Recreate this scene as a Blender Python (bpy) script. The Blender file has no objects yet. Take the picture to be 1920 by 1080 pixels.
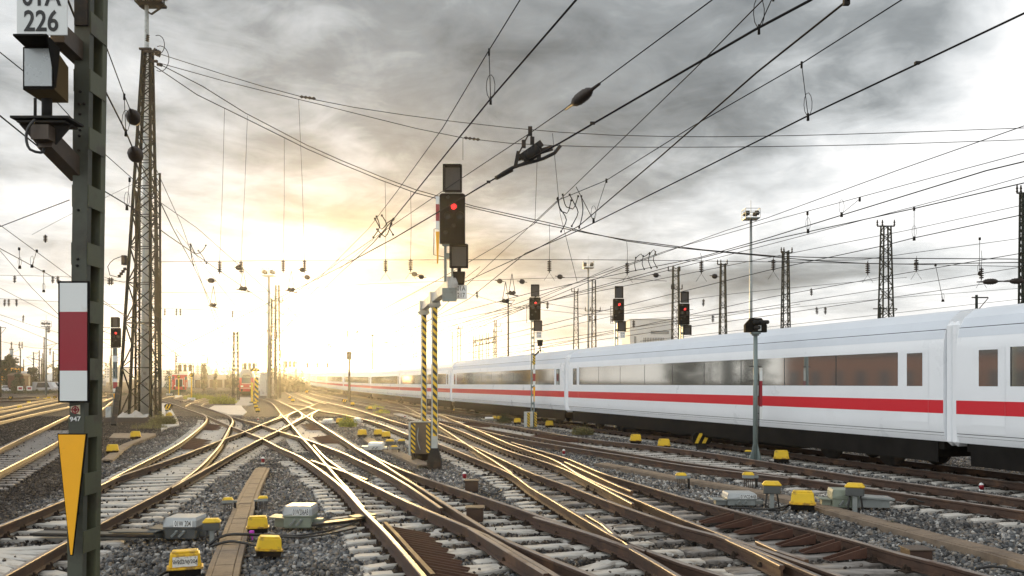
import bpy, math, random
import numpy as np
from mathutils import Vector, Matrix
R = math.radians
random.seed(7)
SC = bpy.context.scene
COL = SC.collection
# ---------------------------------------------------------------- camera
F, CX, HY, H = 1600.0, 960.0, 719.0, 2.44          # focal length and horizon in photo pixels, eye height in metres
cam = bpy.data.cameras.new("camera"); camo = bpy.data.objects.new("camera", cam); COL.objects.link(camo)
camo.location = (0, 0, H); camo.rotation_euler = (R(90), 0, 0)
cam.sensor_width = 36; cam.lens = F / 1920 * 36; cam.shift_y = (HY - 540) / 1920
cam.clip_start = 0.1; cam.clip_end = 5000
SC.camera = camo
# ---------------------------------------------------------------- sky
SUN_AZ = math.atan2(632 - CX, F); SUN_EL = R(3.9)
SDIR = Vector((math.sin(SUN_AZ) * math.cos(SUN_EL), math.cos(SUN_AZ) * math.cos(SUN_EL), math.sin(SUN_EL)))
W = bpy.data.worlds.new("World"); SC.world = W; W.use_nodes = True
nt = W.node_tree; nt.nodes.clear()
class NG:
    """small helper for node graphs"""
    def __init__(s, t): s.t = t
    def n(s, typ, **kw):
        x = s.t.nodes.new(typ)
        for k, v in kw.items(): setattr(x, k, v)
        return x
    def put(s, sock, v):
        if hasattr(v, 'is_output'): s.t.links.new(v, sock)
        else: sock.default_value = v
    def m(s, op, a, b=0.0, c=None, clamp=False):
        x = s.n('ShaderNodeMath', operation=op); x.use_clamp = clamp
        s.put(x.inputs[0], a); s.put(x.inputs[1], b)
        if c is not None: s.put(x.inputs[2], c)
        return x.outputs[0]
    def mix(s, f, a, b, blend='MIX'):
        x = s.n('ShaderNodeMix', data_type='RGBA', blend_type=blend)
        s.put(x.inputs[0], f); s.put(x.inputs[6], a); s.put(x.inputs[7], b)
        return x.outputs[2]
    def ramp(s, f, stops, mode='LINEAR'):
        x = s.n('ShaderNodeValToRGB'); x.color_ramp.interpolation = mode
        e = x.color_ramp.elements
        while len(e) > 1: e.remove(e[-1])
        e[0].position = stops[0][0]; e[0].color = c4(stops[0][1])
        for p, c in stops[1:]:
            q = e.new(p); q.color = c4(c)
        s.put(x.inputs[0], f)
        return x.outputs[0]
    def noise(s, vec, scale, detail=4, rough=.5, dist=0.0):
        x = s.n('ShaderNodeTexNoise'); x.inputs['Scale'].default_value = scale
        x.inputs['Detail'].default_value = detail; x.inputs['Roughness'].default_value = rough
        x.inputs['Distortion'].default_value = dist
        if vec is not None: s.put(x.inputs['Vector'], vec)
        return x.outputs[0]
def c4(c):
    if isinstance(c, (int, float)): return (c, c, c, 1)
    return tuple(c) + (1,) if len(c) == 3 else tuple(c)
g = NG(nt)
tc = g.n('ShaderNodeTexCoord').outputs['Generated']
sp = g.n('ShaderNodeSeparateXYZ'); g.put(sp.inputs[0], tc); dx, dy, dz = sp.outputs
sky = g.n('ShaderNodeTexSky', sky_type='NISHITA', sun_disc=False); sky.sun_elevation = SUN_EL; sky.sun_rotation = SUN_AZ
AZ = g.m('ARCTAN2', dx, dy); EL = g.m('ARCSINE', dz)
def blob(az, el, sa, se):
    a = g.m('DIVIDE', g.m('SUBTRACT', AZ, R(az)), R(sa)); e = g.m('DIVIDE', g.m('SUBTRACT', EL, R(el)), R(se))
    q = g.m('ADD', g.m('MULTIPLY', a, a), g.m('MULTIPLY', e, e))
    return g.m('EXPONENT', g.m('MULTIPLY', q, -1.0))
den = g.m('ADD', g.m('MAXIMUM', dz, 0.0), 0.16)
cv = g.n('ShaderNodeCombineXYZ'); g.put(cv.inputs[0], g.m('DIVIDE', dx, den)); g.put(cv.inputs[1], g.m('DIVIDE', dy, den)); g.put(cv.inputs[2], 0.35)
n1 = g.noise(cv.outputs[0], 0.85, 7, .52, .6)
n2 = g.noise(cv.outputs[0], 2.3, 6, .55, .3)
n3 = g.noise(cv.outputs[0], 0.33, 2, .5)
n4 = g.noise(cv.outputs[0], 4.6, 8, .62, 1.1)
v = g.m('ADD', g.m('MULTIPLY', g.m('SUBTRACT', n1, .5), 1.35), g.m('MULTIPLY', g.m('SUBTRACT', n2, .5), .7))
v = g.m('ADD', v, g.m('ADD', g.m('MULTIPLY', g.m('SUBTRACT', n3, .5), .3), g.m('MULTIPLY', g.m('SUBTRACT', n4, .5), .34)))
base = g.m('ADD', v, 0.645)
for (az, el, sa, se, w) in [
        (-4, 22, 16, 5.5, -.36), (6, 16.5, 13, 3.0, -.26), (20, 22, 9, 4.5, -.26), (16, 6.6, 15, 1.5, -.26), (32, 17.5, 4.5, 5.5, .58), (21, 12, 13, 3.6, .28),
        (-29, 11, 8, 6, .12), (-13, 10, 13, 4, -.10), (-3, 12, 8, 2.5, .0), (-27, 22, 8, 4, -.06), (-30, 8, 9, 1.5, -.06)]:
    base = g.m('ADD', base, g.m('MULTIPLY', blob(az, el, sa, se), w))
cloud = g.ramp(base, [(0.0, (.055, .064, .071)), (.22, (.115, .129, .139)), (.45, (.28, .302, .315)), (.68, (.64, .665, .68)), (.9, (1.0, 1.0, 1.0))])
hz = g.m('EXPONENT', g.m('MULTIPLY', g.m('MAXIMUM', EL, 0.0), -1 / R(2.6)))
cloud = g.mix(g.m('MULTIPLY', hz, .9), cloud, (1.0, .99, .97, 1))
sk = g.mix(1.0, sky.outputs[0], (.1, .1, .1, 1), 'MULTIPLY')
cloud = g.mix(.94, sk, cloud)
sa_ = math.degrees(SUN_AZ)
glow = g.m('ADD', g.m('MULTIPLY', blob(sa_ + 1.0, 1.4, 7.0, 2.2), 2.2), g.m('MULTIPLY', blob(sa_ + 1, 3.0, 9, 4.5), .12))
gl = g.mix(1.0, g.mix(blob(sa_, 3, 6, 3.6), (1.0, .80, .52, 1), (1.0, .92, .70, 1)), glow, 'MULTIPLY')
allc = g.mix(1.0, cloud, gl, 'ADD')
back = g.m('MULTIPLY_ADD', g.m('DIVIDE', g.m('ADD', g.m('ADD', g.m('MULTIPLY', dx, -.85), g.m('MULTIPLY', dy, -.5)), -.12), .6, clamp=True), 1.6, 1.0)   # sky left and behind, out of view, boosted to light the train side
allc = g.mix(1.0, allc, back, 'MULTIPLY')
low = g.m('LESS_THAN', dz, -.003)
allc = g.mix(low, allc, (.10, .09, .08, 1))
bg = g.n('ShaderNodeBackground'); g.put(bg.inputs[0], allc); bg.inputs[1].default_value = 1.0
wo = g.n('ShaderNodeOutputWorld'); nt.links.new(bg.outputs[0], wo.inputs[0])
# ---------------------------------------------------------------- sun
sl = bpy.data.lights.new("sun", 'SUN'); so = bpy.data.objects.new("sun", sl); COL.objects.link(so)
sl.energy = 4.2; sl.angle = R(10); sl.color = (1.0, .67, .27)
so.rotation_euler = SDIR.to_track_quat('Z', 'Y').to_euler()
# ---------------------------------------------------------------- exposure
SC.view_settings.view_transform = 'Standard'; SC.view_settings.look = 'None'
SC.view_settings.exposure = 0.30; SC.view_settings.gamma = 1.0
SC.render.engine = 'CYCLES'
SC.cycles.use_denoising = True
SC.cycles.max_bounces = 6; SC.cycles.volume_bounces = 0; SC.cycles.transparent_max_bounces = 6
# ---------------------------------------------------------------- geometry helpers
def zt(Y): return 0.0 if Y < 110 else .010 * (Y - 110)     # the yard climbs gently in the distance
def G(x, y, z=0.0):
    """ground point (height z above the ground) seen at photo pixel x, y"""
    f = lambda Y: F * (H - z - zt(Y)) - (y - HY) * Y
    lo, hi = 2.0, 740.0
    if f(hi) > 0: Y = hi
    else:
        for _ in range(50):
            m = (lo + hi) / 2
            if f(m) > 0: lo = m
            else: hi = m
        Y = lo
    return Vector(((x - CX) * Y / F, Y, z + zt(Y)))
def P(x, y, Y): return Vector(((x - CX) * Y / F, Y, H - (y - HY) * Y / F))
def spline(pts, step=0.6):
    pts = [Vector(p) for p in pts]; out = []
    n = len(pts)
    for i in range(n - 1):
        p1, p2 = pts[i], pts[i + 1]
        p0 = pts[i - 1] if i else p1 * 2 - p2
        p3 = pts[i + 2] if i + 2 < n else p2 * 2 - p1
        t0 = 0; t1 = max(1e-4, (p1 - p0).length ** .5); t2 = t1 + max(1e-4, (p2 - p1).length ** .5); t3 = t2 + max(1e-4, (p3 - p2).length ** .5)
        k = max(1, int((p2 - p1).length / step))
        for j in range(k):
            t = t1 + (t2 - t1) * j / k
            A1 = p0 * ((t1 - t) / (t1 - t0)) + p1 * ((t - t0) / (t1 - t0))
            A2 = p1 * ((t2 - t) / (t2 - t1)) + p2 * ((t - t1) / (t2 - t1))
            A3 = p2 * ((t3 - t) / (t3 - t2)) + p3 * ((t - t2) / (t3 - t2))
            B1 = A1 * ((t2 - t) / (t2 - t0)) + A2 * ((t - t0) / (t2 - t0))
            B2 = A2 * ((t3 - t) / (t3 - t1)) + A3 * ((t - t1) / (t3 - t1))
            out.append(B1 * ((t2 - t) / (t2 - t1)) + B2 * ((t - t1) / (t2 - t1)))
    out.append(pts[-1]); return out
def chain(o):
    M = o.matrix_basis.copy()
    while o.parent: o = o.parent; M = o.matrix_basis @ M
    return M
class MB:
    def __init__(s): s.v = []; s.f = []; s.mi = []; s.cur = 0; s.sm = []; s.smooth = False
    def add(s, vs, fs):
        b = len(s.v); s.v += [tuple(x) for x in vs]
        for q in fs: s.f.append([b + i for i in q]); s.mi.append(s.cur); s.sm.append(s.smooth)
        return s
    def box(s, c, d, rot=None, taper=1.0, bev=0.0):
        c = Vector(c); hx, hy, hz_ = d[0] / 2, d[1] / 2, d[2] / 2
        if bev > 0:
            b = min(bev, hx * .9, hy * .9, hz_ * .9); vs = []
            for zz, ins in ((-hz_, b), (-hz_ + b, 0), (hz_ - b, 0), (hz_, b)):
                k = taper if zz > 0 else 1.0
                ax, ay = hx * k - ins, hy * k - ins; cb = min(b, ax * .5, ay * .5)
                for (x, y) in ((-ax + cb, -ay), (ax - cb, -ay), (ax, -ay + cb), (ax, ay - cb), (ax - cb, ay), (-ax + cb, ay), (-ax, ay - cb), (-ax, -ay + cb)):
                    vs.append(Vector((x, y, zz)))
            fs = [list(range(7, -1, -1)), list(range(24, 32))]
            for l in range(3):
                for i in range(8):
                    j = (i + 1) % 8; fs.append((l * 8 + i, l * 8 + j, l * 8 + 8 + j, l * 8 + 8 + i))
        else:
            vs = []
            for zz in (-hz_, hz_):
                k = taper if zz > 0 else 1.0
                vs += [Vector((-hx * k, -hy * k, zz)), Vector((hx * k, -hy * k, zz)), Vector((hx * k, hy * k, zz)), Vector((-hx * k, hy * k, zz))]
            fs = [(3, 2, 1, 0), (4, 5, 6, 7), (0, 1, 5, 4), (1, 2, 6, 5), (2, 3, 7, 6), (3, 0, 4, 7)]
        if rot is not None: vs = [rot @ x for x in vs]
        return s.add([c + x for x in vs], fs)
    def bar(s, a, b, w, h=None, up=(0, 0, 1)):
        """square bar from a to b"""
        a, b = Vector(a), Vector(b); h = h or w; t = (b - a)
        if t.length < 1e-6: return s
        t.normalize(); u = Vector(up)
        if abs(t.dot(u)) > .98: u = Vector((0, 1, 0)) if abs(t.y) < .9 else Vector((1, 0, 0))
        n = t.cross(u).normalized() * (w / 2); m = n.cross(t).normalized() * (h / 2)
        return s.add([a - n - m, a + n - m, a + n + m, a - n + m, b - n - m, b + n - m, b + n + m, b - n + m],
                     [(0, 1, 2, 3), (7, 6, 5, 4), (0, 4, 5, 1), (1, 5, 6, 2), (2, 6, 7, 3), (3, 7, 4, 0)])
    def tube(s, pts, r, n=6, caps=True):
        pts = [Vector(p) for p in pts]; rs = r if isinstance(r, (list, tuple)) else [r] * len(pts)
        vs = []; prev = None
        for i, p in enumerate(pts):
            t = (pts[min(i + 1, len(pts) - 1)] - pts[max(i - 1, 0)])
            if t.length < 1e-9: t = Vector((0, 0, 1))
            t.normalize()
            if prev is None:
                u = Vector((0, 0, 1)) if abs(t.z) < .9 else Vector((1, 0, 0)); a = t.cross(u).normalized()
            else:
                a = (prev - t * prev.dot(t))
                a = a.normalized() if a.length > 1e-6 else t.cross(Vector((0, 0, 1))).normalized()
            prev = a; b = t.cross(a)
            for k in range(n):
                q = 2 * math.pi * k / n; vs.append(p + (a * math.cos(q) + b * math.sin(q)) * rs[i])
        fs = []
        for i in range(len(pts) - 1):
            for k in range(n):
                k2 = (k + 1) % n; fs.append((i * n + k, i * n + k2, (i + 1) * n + k2, (i + 1) * n + k))
        if caps: fs += [list(range(n - 1, -1, -1)), list(range((len(pts) - 1) * n, len(pts) * n))]
        sm, s.smooth = s.smooth, n > 5; s.add(vs, fs); s.smooth = sm
        return s
    def lathe(s, a, b, prof, n=10):
        a, b = Vector(a), Vector(b); return s.tube([a + (b - a) * t for t, r in prof], [max(r, 1e-4) for t, r in prof], n)
    def prism(s, poly, off):
        """polygon (list of 3D points) extruded by the vector off"""
        n = len(poly); off = Vector(off); vs = [Vector(p) for p in poly] + [Vector(p) + off for p in poly]
        fs = [list(range(n - 1, -1, -1)), list(range(n, 2 * n))] + [(i, (i + 1) % n, n + (i + 1) % n, n + i) for i in range(n)]
        return s.add(vs, fs)
    def quad(s, a, b, c, d): return s.add([a, b, c, d], [(0, 1, 2, 3)])
    def sweep(s, pts, prof, mids=None, close=True, zadd=None):
        """profile [(side, up)] swept along pts (horizontal side axis); mids = material index per profile edge"""
        pts = [Vector(p) for p in pts]; n = len(prof); vs = []
        for i, p in enumerate(pts):
            t = pts[min(i + 1, len(pts) - 1)] - pts[max(i - 1, 0)]; t.z = 0; t.normalize(); sd = Vector((t.y, -t.x, 0))
            for (a, b) in prof: vs.append(p + sd * a + Vector((0, 0, b)))
        b0 = len(s.v); s.v += [tuple(x) for x in vs]
        for i in range(len(pts) - 1):
            for k in range(n if close else n - 1):
                k2 = (k + 1) % n; s.f.append([b0 + i * n + k, b0 + i * n + k2, b0 + (i + 1) * n + k2, b0 + (i + 1) * n + k])
                s.mi.append(mids[k] if mids else s.cur); s.sm.append(s.smooth)
        if close:
            s.f.append([b0 + k for k in range(n - 1, -1, -1)]); s.mi.append(s.cur); s.sm.append(False)
            s.f.append([b0 + (len(pts) - 1) * n + k for k in range(n)]); s.mi.append(s.cur); s.sm.append(False)
        return s
    def build(s, name, mats, parent=None, world=True, label=None):
        me = bpy.data.meshes.new(name); vs = s.v
        if parent is not None and world:
            M = chain(parent).inverted(); vs = [tuple(M @ Vector(x)) for x in vs]
        me.from_pydata(vs, [], s.f)
        for m in (mats if isinstance(mats, (list, tuple)) else [mats]): me.materials.append(m)
        me.polygons.foreach_set('material_index', s.mi); me.polygons.foreach_set('use_smooth', s.sm)
        me.update()
        o = bpy.data.objects.new(name, me); COL.objects.link(o)
        if parent is not None: o.parent = parent
        if label: o['label'] = label
        return o
def tag(o, label=None, cat=None, group=None, kind=None):
    if label: o['label'] = label
    if cat: o['category'] = cat
    if group: o['group'] = group
    if kind: o['kind'] = kind
    return o
def thing(name, label, cat, loc=(0, 0, 0), rz=0.0, group=None):
    o = bpy.data.objects.new(name, None); COL.objects.link(o); o.empty_display_size = .2
    o.location = loc; o.rotation_euler = (0, 0, rz)
    return tag(o, label, cat, group)
def copy_tree(o, parent=None):
    c = o.copy(); COL.objects.link(c)
    if parent is not None: c.parent = parent
    for ch in [x for x in KIDS.get(o.name, [])]: copy_tree(ch, c)
    return c
KIDS = {}
def remember(*roots):
    """children of prototype things, read once"""
    for o in list(bpy.data.objects):
        if o.parent: KIDS.setdefault(o.parent.name, [])
        if o.parent and o not in KIDS[o.parent.name]: KIDS[o.parent.name].append(o)
def dup(proto, loc, rz=0.0, label=None, group=None, scale=None):
    c = copy_tree(proto); c.location = loc; c.rotation_euler = (0, 0, rz)
    if label: c['label'] = label
    if group: c['group'] = group
    if scale: c.scale = (scale,) * 3
    return c
def text_mesh(txt, size, mat, name, parent, loc, rot, xs=1.0, bold=0.0, align='CENTER', world=False):
    cu = bpy.data.curves.new(name, 'FONT'); cu.body = txt; cu.size = size; cu.align_x = align; cu.align_y = 'CENTER'
    cu.extrude = .0015; cu.offset = bold; cu.space_line = .85; cu.resolution_u = 4
    t = bpy.data.objects.new(name, cu); COL.objects.link(t)
    dg = bpy.context.evaluated_depsgraph_get(); me = bpy.data.meshes.new_from_object(t.evaluated_get(dg))
    bpy.data.objects.remove(t); bpy.data.curves.remove(cu)
    M = Matrix.Translation(loc) @ rot.to_4x4() @ Matrix.Diagonal((xs, 1, 1, 1)); me.transform(chain(parent).inverted() @ M if world else M)
    me.materials.clear(); me.materials.append(mat)
    o = bpy.data.objects.new(name, me); COL.objects.link(o); o.parent = parent
    return o
FACE = Matrix.Rotation(R(90), 3, 'X')         # text standing up, facing the camera
# ---------------------------------------------------------------- materials
def mat(name, col, rough=.6, metal=0.0, var=.25, scale=6.0, bump=0.0, bscale=None, dirt=None, dirt_amt=.0, dscale=2.0, spec=.5, emit=None, es=0.0, rvar=.3):
    m = bpy.data.materials.new(name); m.use_nodes = True; t = m.node_tree; b = t.nodes['Principled BSDF']; q = NG(t)
    oc = q.n('ShaderNodeTexCoord').outputs['Object']
    n = q.noise(oc, scale, 5, .6)
    lo = [c * (1 - var) for c in col]; hi = [min(1, c * (1 + var)) for c in col]
    c = q.ramp(n, [(.25, lo), (.75, hi)])
    if dirt is not None:
        d = q.ramp(q.noise(oc, dscale, 6, .65), [(.62 - dirt_amt * .3, 0.0), (.72 - dirt_amt * .2, 1.0)])
        c = q.mix(q.m('MULTIPLY', d, .85), c, c4(dirt))
    q.put(b.inputs['Base Color'], c)
    q.put(b.inputs['Roughness'], q.m('ADD', q.m('MULTIPLY', n, rvar), rough - rvar / 2, clamp=True)); b.inputs['Metallic'].default_value = metal
    b.inputs['Specular IOR Level'].default_value = spec
    if bump:
        bp = q.n('ShaderNodeBump'); bp.inputs['Strength'].default_value = bump; bp.inputs['Distance'].default_value = .02
        q.put(bp.inputs['Height'], q.noise(oc, bscale or scale * 6, 5, .6)); q.put(b.inputs['Normal'], bp.outputs[0])
    if emit is not None:
        b.inputs['Emission Color'].default_value = c4(emit); b.inputs['Emission Strength'].default_value = es
    return m
def stripes(name, ca, cb, freq, axis=(1, 1, 1), rough=.55, duty=.5):
    m = bpy.data.materials.new(name); m.use_nodes = True; t = m.node_tree; b = t.nodes['Principled BSDF']; q = NG(t)
    s_ = q.n('ShaderNodeSeparateXYZ'); q.put(s_.inputs[0], q.n('ShaderNodeTexCoord').outputs['Object'])
    k = q.m('ADD', q.m('ADD', q.m('MULTIPLY', s_.outputs[0], axis[0]), q.m('MULTIPLY', s_.outputs[1], axis[1])), q.m('MULTIPLY', s_.outputs[2], axis[2]))
    st = q.m('LESS_THAN', q.m('FRACT', q.m('ADD', q.m('MULTIPLY', k, freq), 50.0)), duty)
    n = q.noise(None, 9, 4, .6)
    c = q.mix(st, c4(cb), c4(ca)); c = q.mix(1.0, c, q.ramp(n, [(.3, (.7, .68, .62)), (.6, (1, 1, 1))]), 'MULTIPLY')
    q.put(b.inputs['Base Color'], c); b.inputs['Roughness'].default_value = rough
    return m
M = {}
M['black'] = mat('black_paint', (.011, .010, .009), .85, var=.3, spec=.06)
M['dark'] = mat('dark_steel', (.024, .022, .020), .8, var=.4, spec=.2, dirt=(.07, .045, .03), dirt_amt=.3)
M['wire'] = mat('wire', (.014, .013, .012), .8, var=.1, spec=.1)
M['mast'] = mat('green_mast_paint', (.082, .088, .046), .6, var=.2, scale=3, dirt=(.055, .045, .028), dirt_amt=.35, dscale=3.5, bump=.1)
M['mast_face'] = mat('grey_green_mast_paint', (.058, .062, .044), .65, var=.25, scale=3, dirt=(.032, .028, .02), dirt_amt=.4, dscale=2.5, bump=.1)
M['rustarm'] = mat('rusty_brown_steel', (.065, .045, .030), .6, var=.35, scale=8, bump=.15)
M['lattice'] = mat('weathered_lattice_steel', (.013, .014, .011), .9, var=.35, dirt=(.016, .011, .007), dirt_amt=.3, spec=.12)
M['lattice_far'] = mat('green_grey_lattice_steel', (.013, .019, .016), .9, var=.25, spec=.08)
M['galv'] = mat('galvanised_steel', (.24, .26, .25), .45, .35, var=.2, scale=4)
M['post'] = mat('grey_green_post', (.17, .21, .20), .5, .1, var=.15, dirt=(.09, .09, .08), dirt_amt=.2)
M['palepole'] = mat('pale_pole_paint', (.42, .44, .42), .5, var=.25, scale=2, dirt=(.18, .17, .15), dirt_amt=.35)
M['yellow'] = mat('yellow_plastic', (.74, .48, .015), .6, var=.14, scale=3, dirt=(.30, .18, .04), dirt_amt=.36, dscale=7, bump=.1)
M['yellow_old'] = mat('worn_yellow_paint', (.72, .43, .010), .6, var=.15, scale=4, dirt=(.16, .09, .04), dirt_amt=.5, dscale=9, bump=.15)
M['amber'] = mat('orange_yellow_reflective', (.90, .42, .0), .5, var=.03, dirt=(.16, .08, .01), dirt_amt=-.05, dscale=4)
M['white'] = mat('white_sign_face', (.70, .72, .70), .5, var=.04, scale=3, dirt=(.58, .56, .50), dirt_amt=.2, dscale=3)
M['red'] = mat('red_sign_face', (.27, .007, .018), .5, var=.06)
M['redpaint'] = mat('red_vehicle_paint', (.50, .025, .018), .35, var=.08)
M['letter'] = mat('black_lettering', (.015, .015, .015), .6, var=.05)
M['letterw'] = mat('white_hand_paint', (.75, .75, .72), .7, var=.05)
M['conc'] = mat('concrete', (.32, .30, .27), .85, var=.2, scale=3, dirt=(.17, .15, .12), dirt_amt=.3, bump=.3)
M['trough'] = mat('brown_stained_concrete', (.185, .14, .10), .85, var=.28, scale=5, dirt=(.09, .065, .048), dirt_amt=.3, dscale=1.3, bump=.35, bscale=60)
M['slab'] = mat('pale_concrete_slab', (.50, .47, .42), .8, var=.12, scale=1.2, dirt=(.30, .27, .23), dirt_amt=.2, dscale=.6, bump=.2)
M['sleeper'] = mat('concrete_sleeper', (.50, .475, .43), .8, var=.16, scale=2.2, dirt=(.19, .155, .12), dirt_amt=.34, dscale=4.5, bump=.25, bscale=40)
M['sleeper_dark'] = mat('oily_sleeper', (.30, .275, .25), .8, var=.3, scale=3, dirt=(.06, .05, .042), dirt_amt=.55, dscale=3.0, bump=.3, bscale=40)
M['rust'] = mat('rail_rust', (.052, .026, .015), .7, var=.5, scale=3.5, dirt=(.13, .066, .032), dirt_amt=.25, dscale=1.2, bump=.2, bscale=30)
M['railtop'] = mat('worn_rail_head', (.27, .23, .20), .46, .85, var=.3, scale=2.0, dirt=(.10, .055, .035), dirt_amt=.18, dscale=.7)
M['railbright'] = mat('polished_rail_head', (.60, .57, .54), .24, .95, var=.12, scale=2.0)
M['clip'] = mat('rail_clip_steel', (.026, .017, .012), .8, var=.4, scale=9, spec=.2)
M['rib'] = mat('rusted_guard_plate', (.075, .033, .020), .7, var=.35, scale=5, bump=.2)
M['cable'] = mat('black_cable', (.016, .015, .014), .5, var=.1)
M['machine'] = mat('grey_point_machine_lid', (.34, .36, .36), .5, var=.08, dirt=(.24, .25, .24), dirt_amt=.15)
M['machine_low'] = mat('dark_point_machine_case', (.060, .065, .062), .55, var=.25)
M['machine_green'] = mat('grey_green_machine_case', (.19, .22, .17), .55, var=.15, dirt=(.10, .11, .08), dirt_amt=.2)
M['glassy'] = mat('dark_signal_glass', (.05, .055, .06), .12, var=.1)
M['matrix'] = mat('pale_matrix_display', (.34, .36, .36), .25, .2, var=.08, scale=5)
M['lampred'] = mat('lit_red_lamp', (.6, .02, .02), .4, var=.02, emit=(1.0, .035, .03), es=2.2)
M['insul'] = mat('brown_insulator', (.026, .018, .014), .55, var=.2, spec=.25)
M['stripe'] = stripes('yellow_black_stripes', (.80, .52, .015), (.025, .022, .02), 4.6, (1, 0, 1))
M['stripe_fine'] = stripes('fine_yellow_black_stripes', (.80, .52, .015), (.025, .022, .02), 6.5, (1, 0, 1))
M['coach'] = mat('white_coach_paint', (.76, .78, .80), .28, var=.03, scale=1, dirt=(.73, .745, .76), dirt_amt=.1, dscale=.5, rvar=.04)
M['coachroof'] = mat('pale_grey_coach_roof', (.60, .64, .69), .4, var=.05, scale=1)
M['coachred'] = mat('coach_red_stripe', (.56, .010, .022), .3, var=.02, rvar=.03)
M['under'] = mat('dark_underframe', (.011, .010, .009), .85, var=.5, scale=2, spec=.1)
M['mirror'] = mat('mirrored_coach_glass', (.48, .48, .45), .06, .85, var=.02, scale=.5, rvar=.02)
M['brick'] = mat('orange_brick', (.52, .19, .085), .85, var=.25, scale=1.5)
M['rooftile'] = mat('dark_roof', (.055, .048, .045), .8, var=.25, scale=1)
M['wallpale'] = mat('pale_render_wall', (.55, .55, .53), .8, var=.08, scale=.3)
M['glasspane'] = mat('window_pane', (.10, .12, .13), .12, .3, var=.2, scale=.5)
M['wagon'] = mat('brown_wagon_boards', (.085, .035, .025), .75, var=.3)
M['bark'] = mat('bark', (.07, .055, .04), .9, var=.3)
def leafmat(name, col, tl=.45):
    m = bpy.data.materials.new(name); m.use_nodes = True; t = m.node_tree; b = t.nodes['Principled BSDF']; q = NG(t)
    r = q.n('ShaderNodeNewGeometry').outputs['Random Per Island']
    q.put(b.inputs['Base Color'], q.ramp(r, [(0, [c * .5 for c in col]), (.6, col), (1, [min(1, c * 1.7) for c in col])]))
    b.inputs['Roughness'].default_value = .6
    tr = q.n('ShaderNodeBsdfTranslucent'); q.put(tr.inputs[0], q.ramp(r, [(0, [c * .7 for c in col]), (1, [min(1, c * 1.9) for c in col])])); mx = q.n('ShaderNodeMixShader'); mx.inputs[0].default_value = tl
    t.links.new(b.outputs[0], mx.inputs[1]); t.links.new(tr.outputs[0], mx.inputs[2]); t.links.new(mx.outputs[0], t.nodes['Material Output'].inputs[0])
    return m
M['leaf'] = leafmat('dark_leaves', (.024, .037, .013), .06); M['leafy'] = leafmat('yellow_green_leaves', (.24, .27, .03))
M['leafdry'] = leafmat('dry_grass_blades', (.16, .15, .06))
# ballast: sheet and stones
def ballast_mat(name, stones, oily=False):
    m = bpy.data.materials.new(name); m.use_nodes = True; t = m.node_tree; b = t.nodes['Principled BSDF']; q = NG(t)
    ge = q.n('ShaderNodeNewGeometry'); pos = ge.outputs['Position']
    if stones: rnd = ge.outputs['Random Per Island']
    else:
        vo = q.n('ShaderNodeTexVoronoi'); vo.inputs['Scale'].default_value = 15.0; q.put(vo.inputs['Vector'], pos)
        sx = q.n('ShaderNodeSeparateXYZ'); q.put(sx.inputs[0], vo.outputs['Color']); rnd = sx.outputs[0]
    grey = q.ramp(rnd, [(0, (.030, .032, .034)), (.25, (.095, .100, .104)), (.55, (.20, .20, .197)), (.75, (.19, .155, .12)), (.9, (.36, .35, .33)), (1, (.56, .55, .52))])
    soil = q.ramp(rnd, [(0, (.014, .010, .008)), (.5, (.036, .027, .020)), (.85, (.066, .051, .039)), (1, (.15, .125, .10))])
    ps = q.n('ShaderNodeSeparateXYZ'); q.put(ps.inputs[0], pos)
    # older, browner ballast: yard on the far left, and oily strips where trains stand
    wob = q.m('MULTIPLY', q.m('SUBTRACT', q.noise(pos, .22, 4, .6), .5), 9.0)
    k = q.m('ADD', q.m('ADD', ps.outputs[0], q.m('MULTIPLY', ps.outputs[1], .33)), wob)
    left = q.m('SUBTRACT', 1.0, q.m('DIVIDE', q.m('ADD', k, 4.6), 2.0, clamp=True), clamp=True)
    far = q.m('DIVIDE', q.m('SUBTRACT', ps.outputs[1], 48.0), 18.0, clamp=True)
    k2 = q.m('MAXIMUM', q.m('MULTIPLY', left, .95), q.m('MULTIPLY', far, .75))
    oil = q.m('MULTIPLY', q.ramp(q.noise(pos, .5, 4, .55), [(.48, 0.0), (.66, 1.0)]), .55)
    c = q.mix(k2, grey, soil); c = q.mix(oil, c, soil)
    patch = q.ramp(q.noise(pos, .9, 6, .65), [(.35, .68), (.65, 1.2)]); c = q.mix(1.0, c, patch, 'MULTIPLY')
    if oily: c = q.mix(.88, c, q.ramp(rnd, [(0, (.014, .011, .009)), (.5, (.036, .028, .022)), (.85, (.075, .058, .044)), (1, (.17, .145, .12))]))
    if not stones:
        ed = q.n('ShaderNodeTexVoronoi', feature='DISTANCE_TO_EDGE'); ed.inputs['Scale'].default_value = 15.0; q.put(ed.inputs['Vector'], pos)
        hgt = q.ramp(ed.outputs['Distance'], [(0, 0.0), (.25, 1.0)])
        bp = q.n('ShaderNodeBump'); bp.inputs['Strength'].default_value = 1.0; bp.inputs['Distance'].default_value = .035
        q.put(bp.inputs['Height'], q.m('ADD', hgt, q.m('MULTIPLY', rnd, .6))); q.put(b.inputs['Normal'], bp.outputs[0])
    q.put(b.inputs['Base Color'], c); b.inputs['Roughness'].default_value = .8
    b.inputs['Specular IOR Level'].default_value = .3
    return m
M['ballast'] = ballast_mat('ballast_sheet', False); M['stone'] = ballast_mat('ballast_stone', True); M['bed'] = ballast_mat('oil_stained_bed', False, True); M['stone_oily'] = ballast_mat('oil_stained_stone', True, True)
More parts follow.
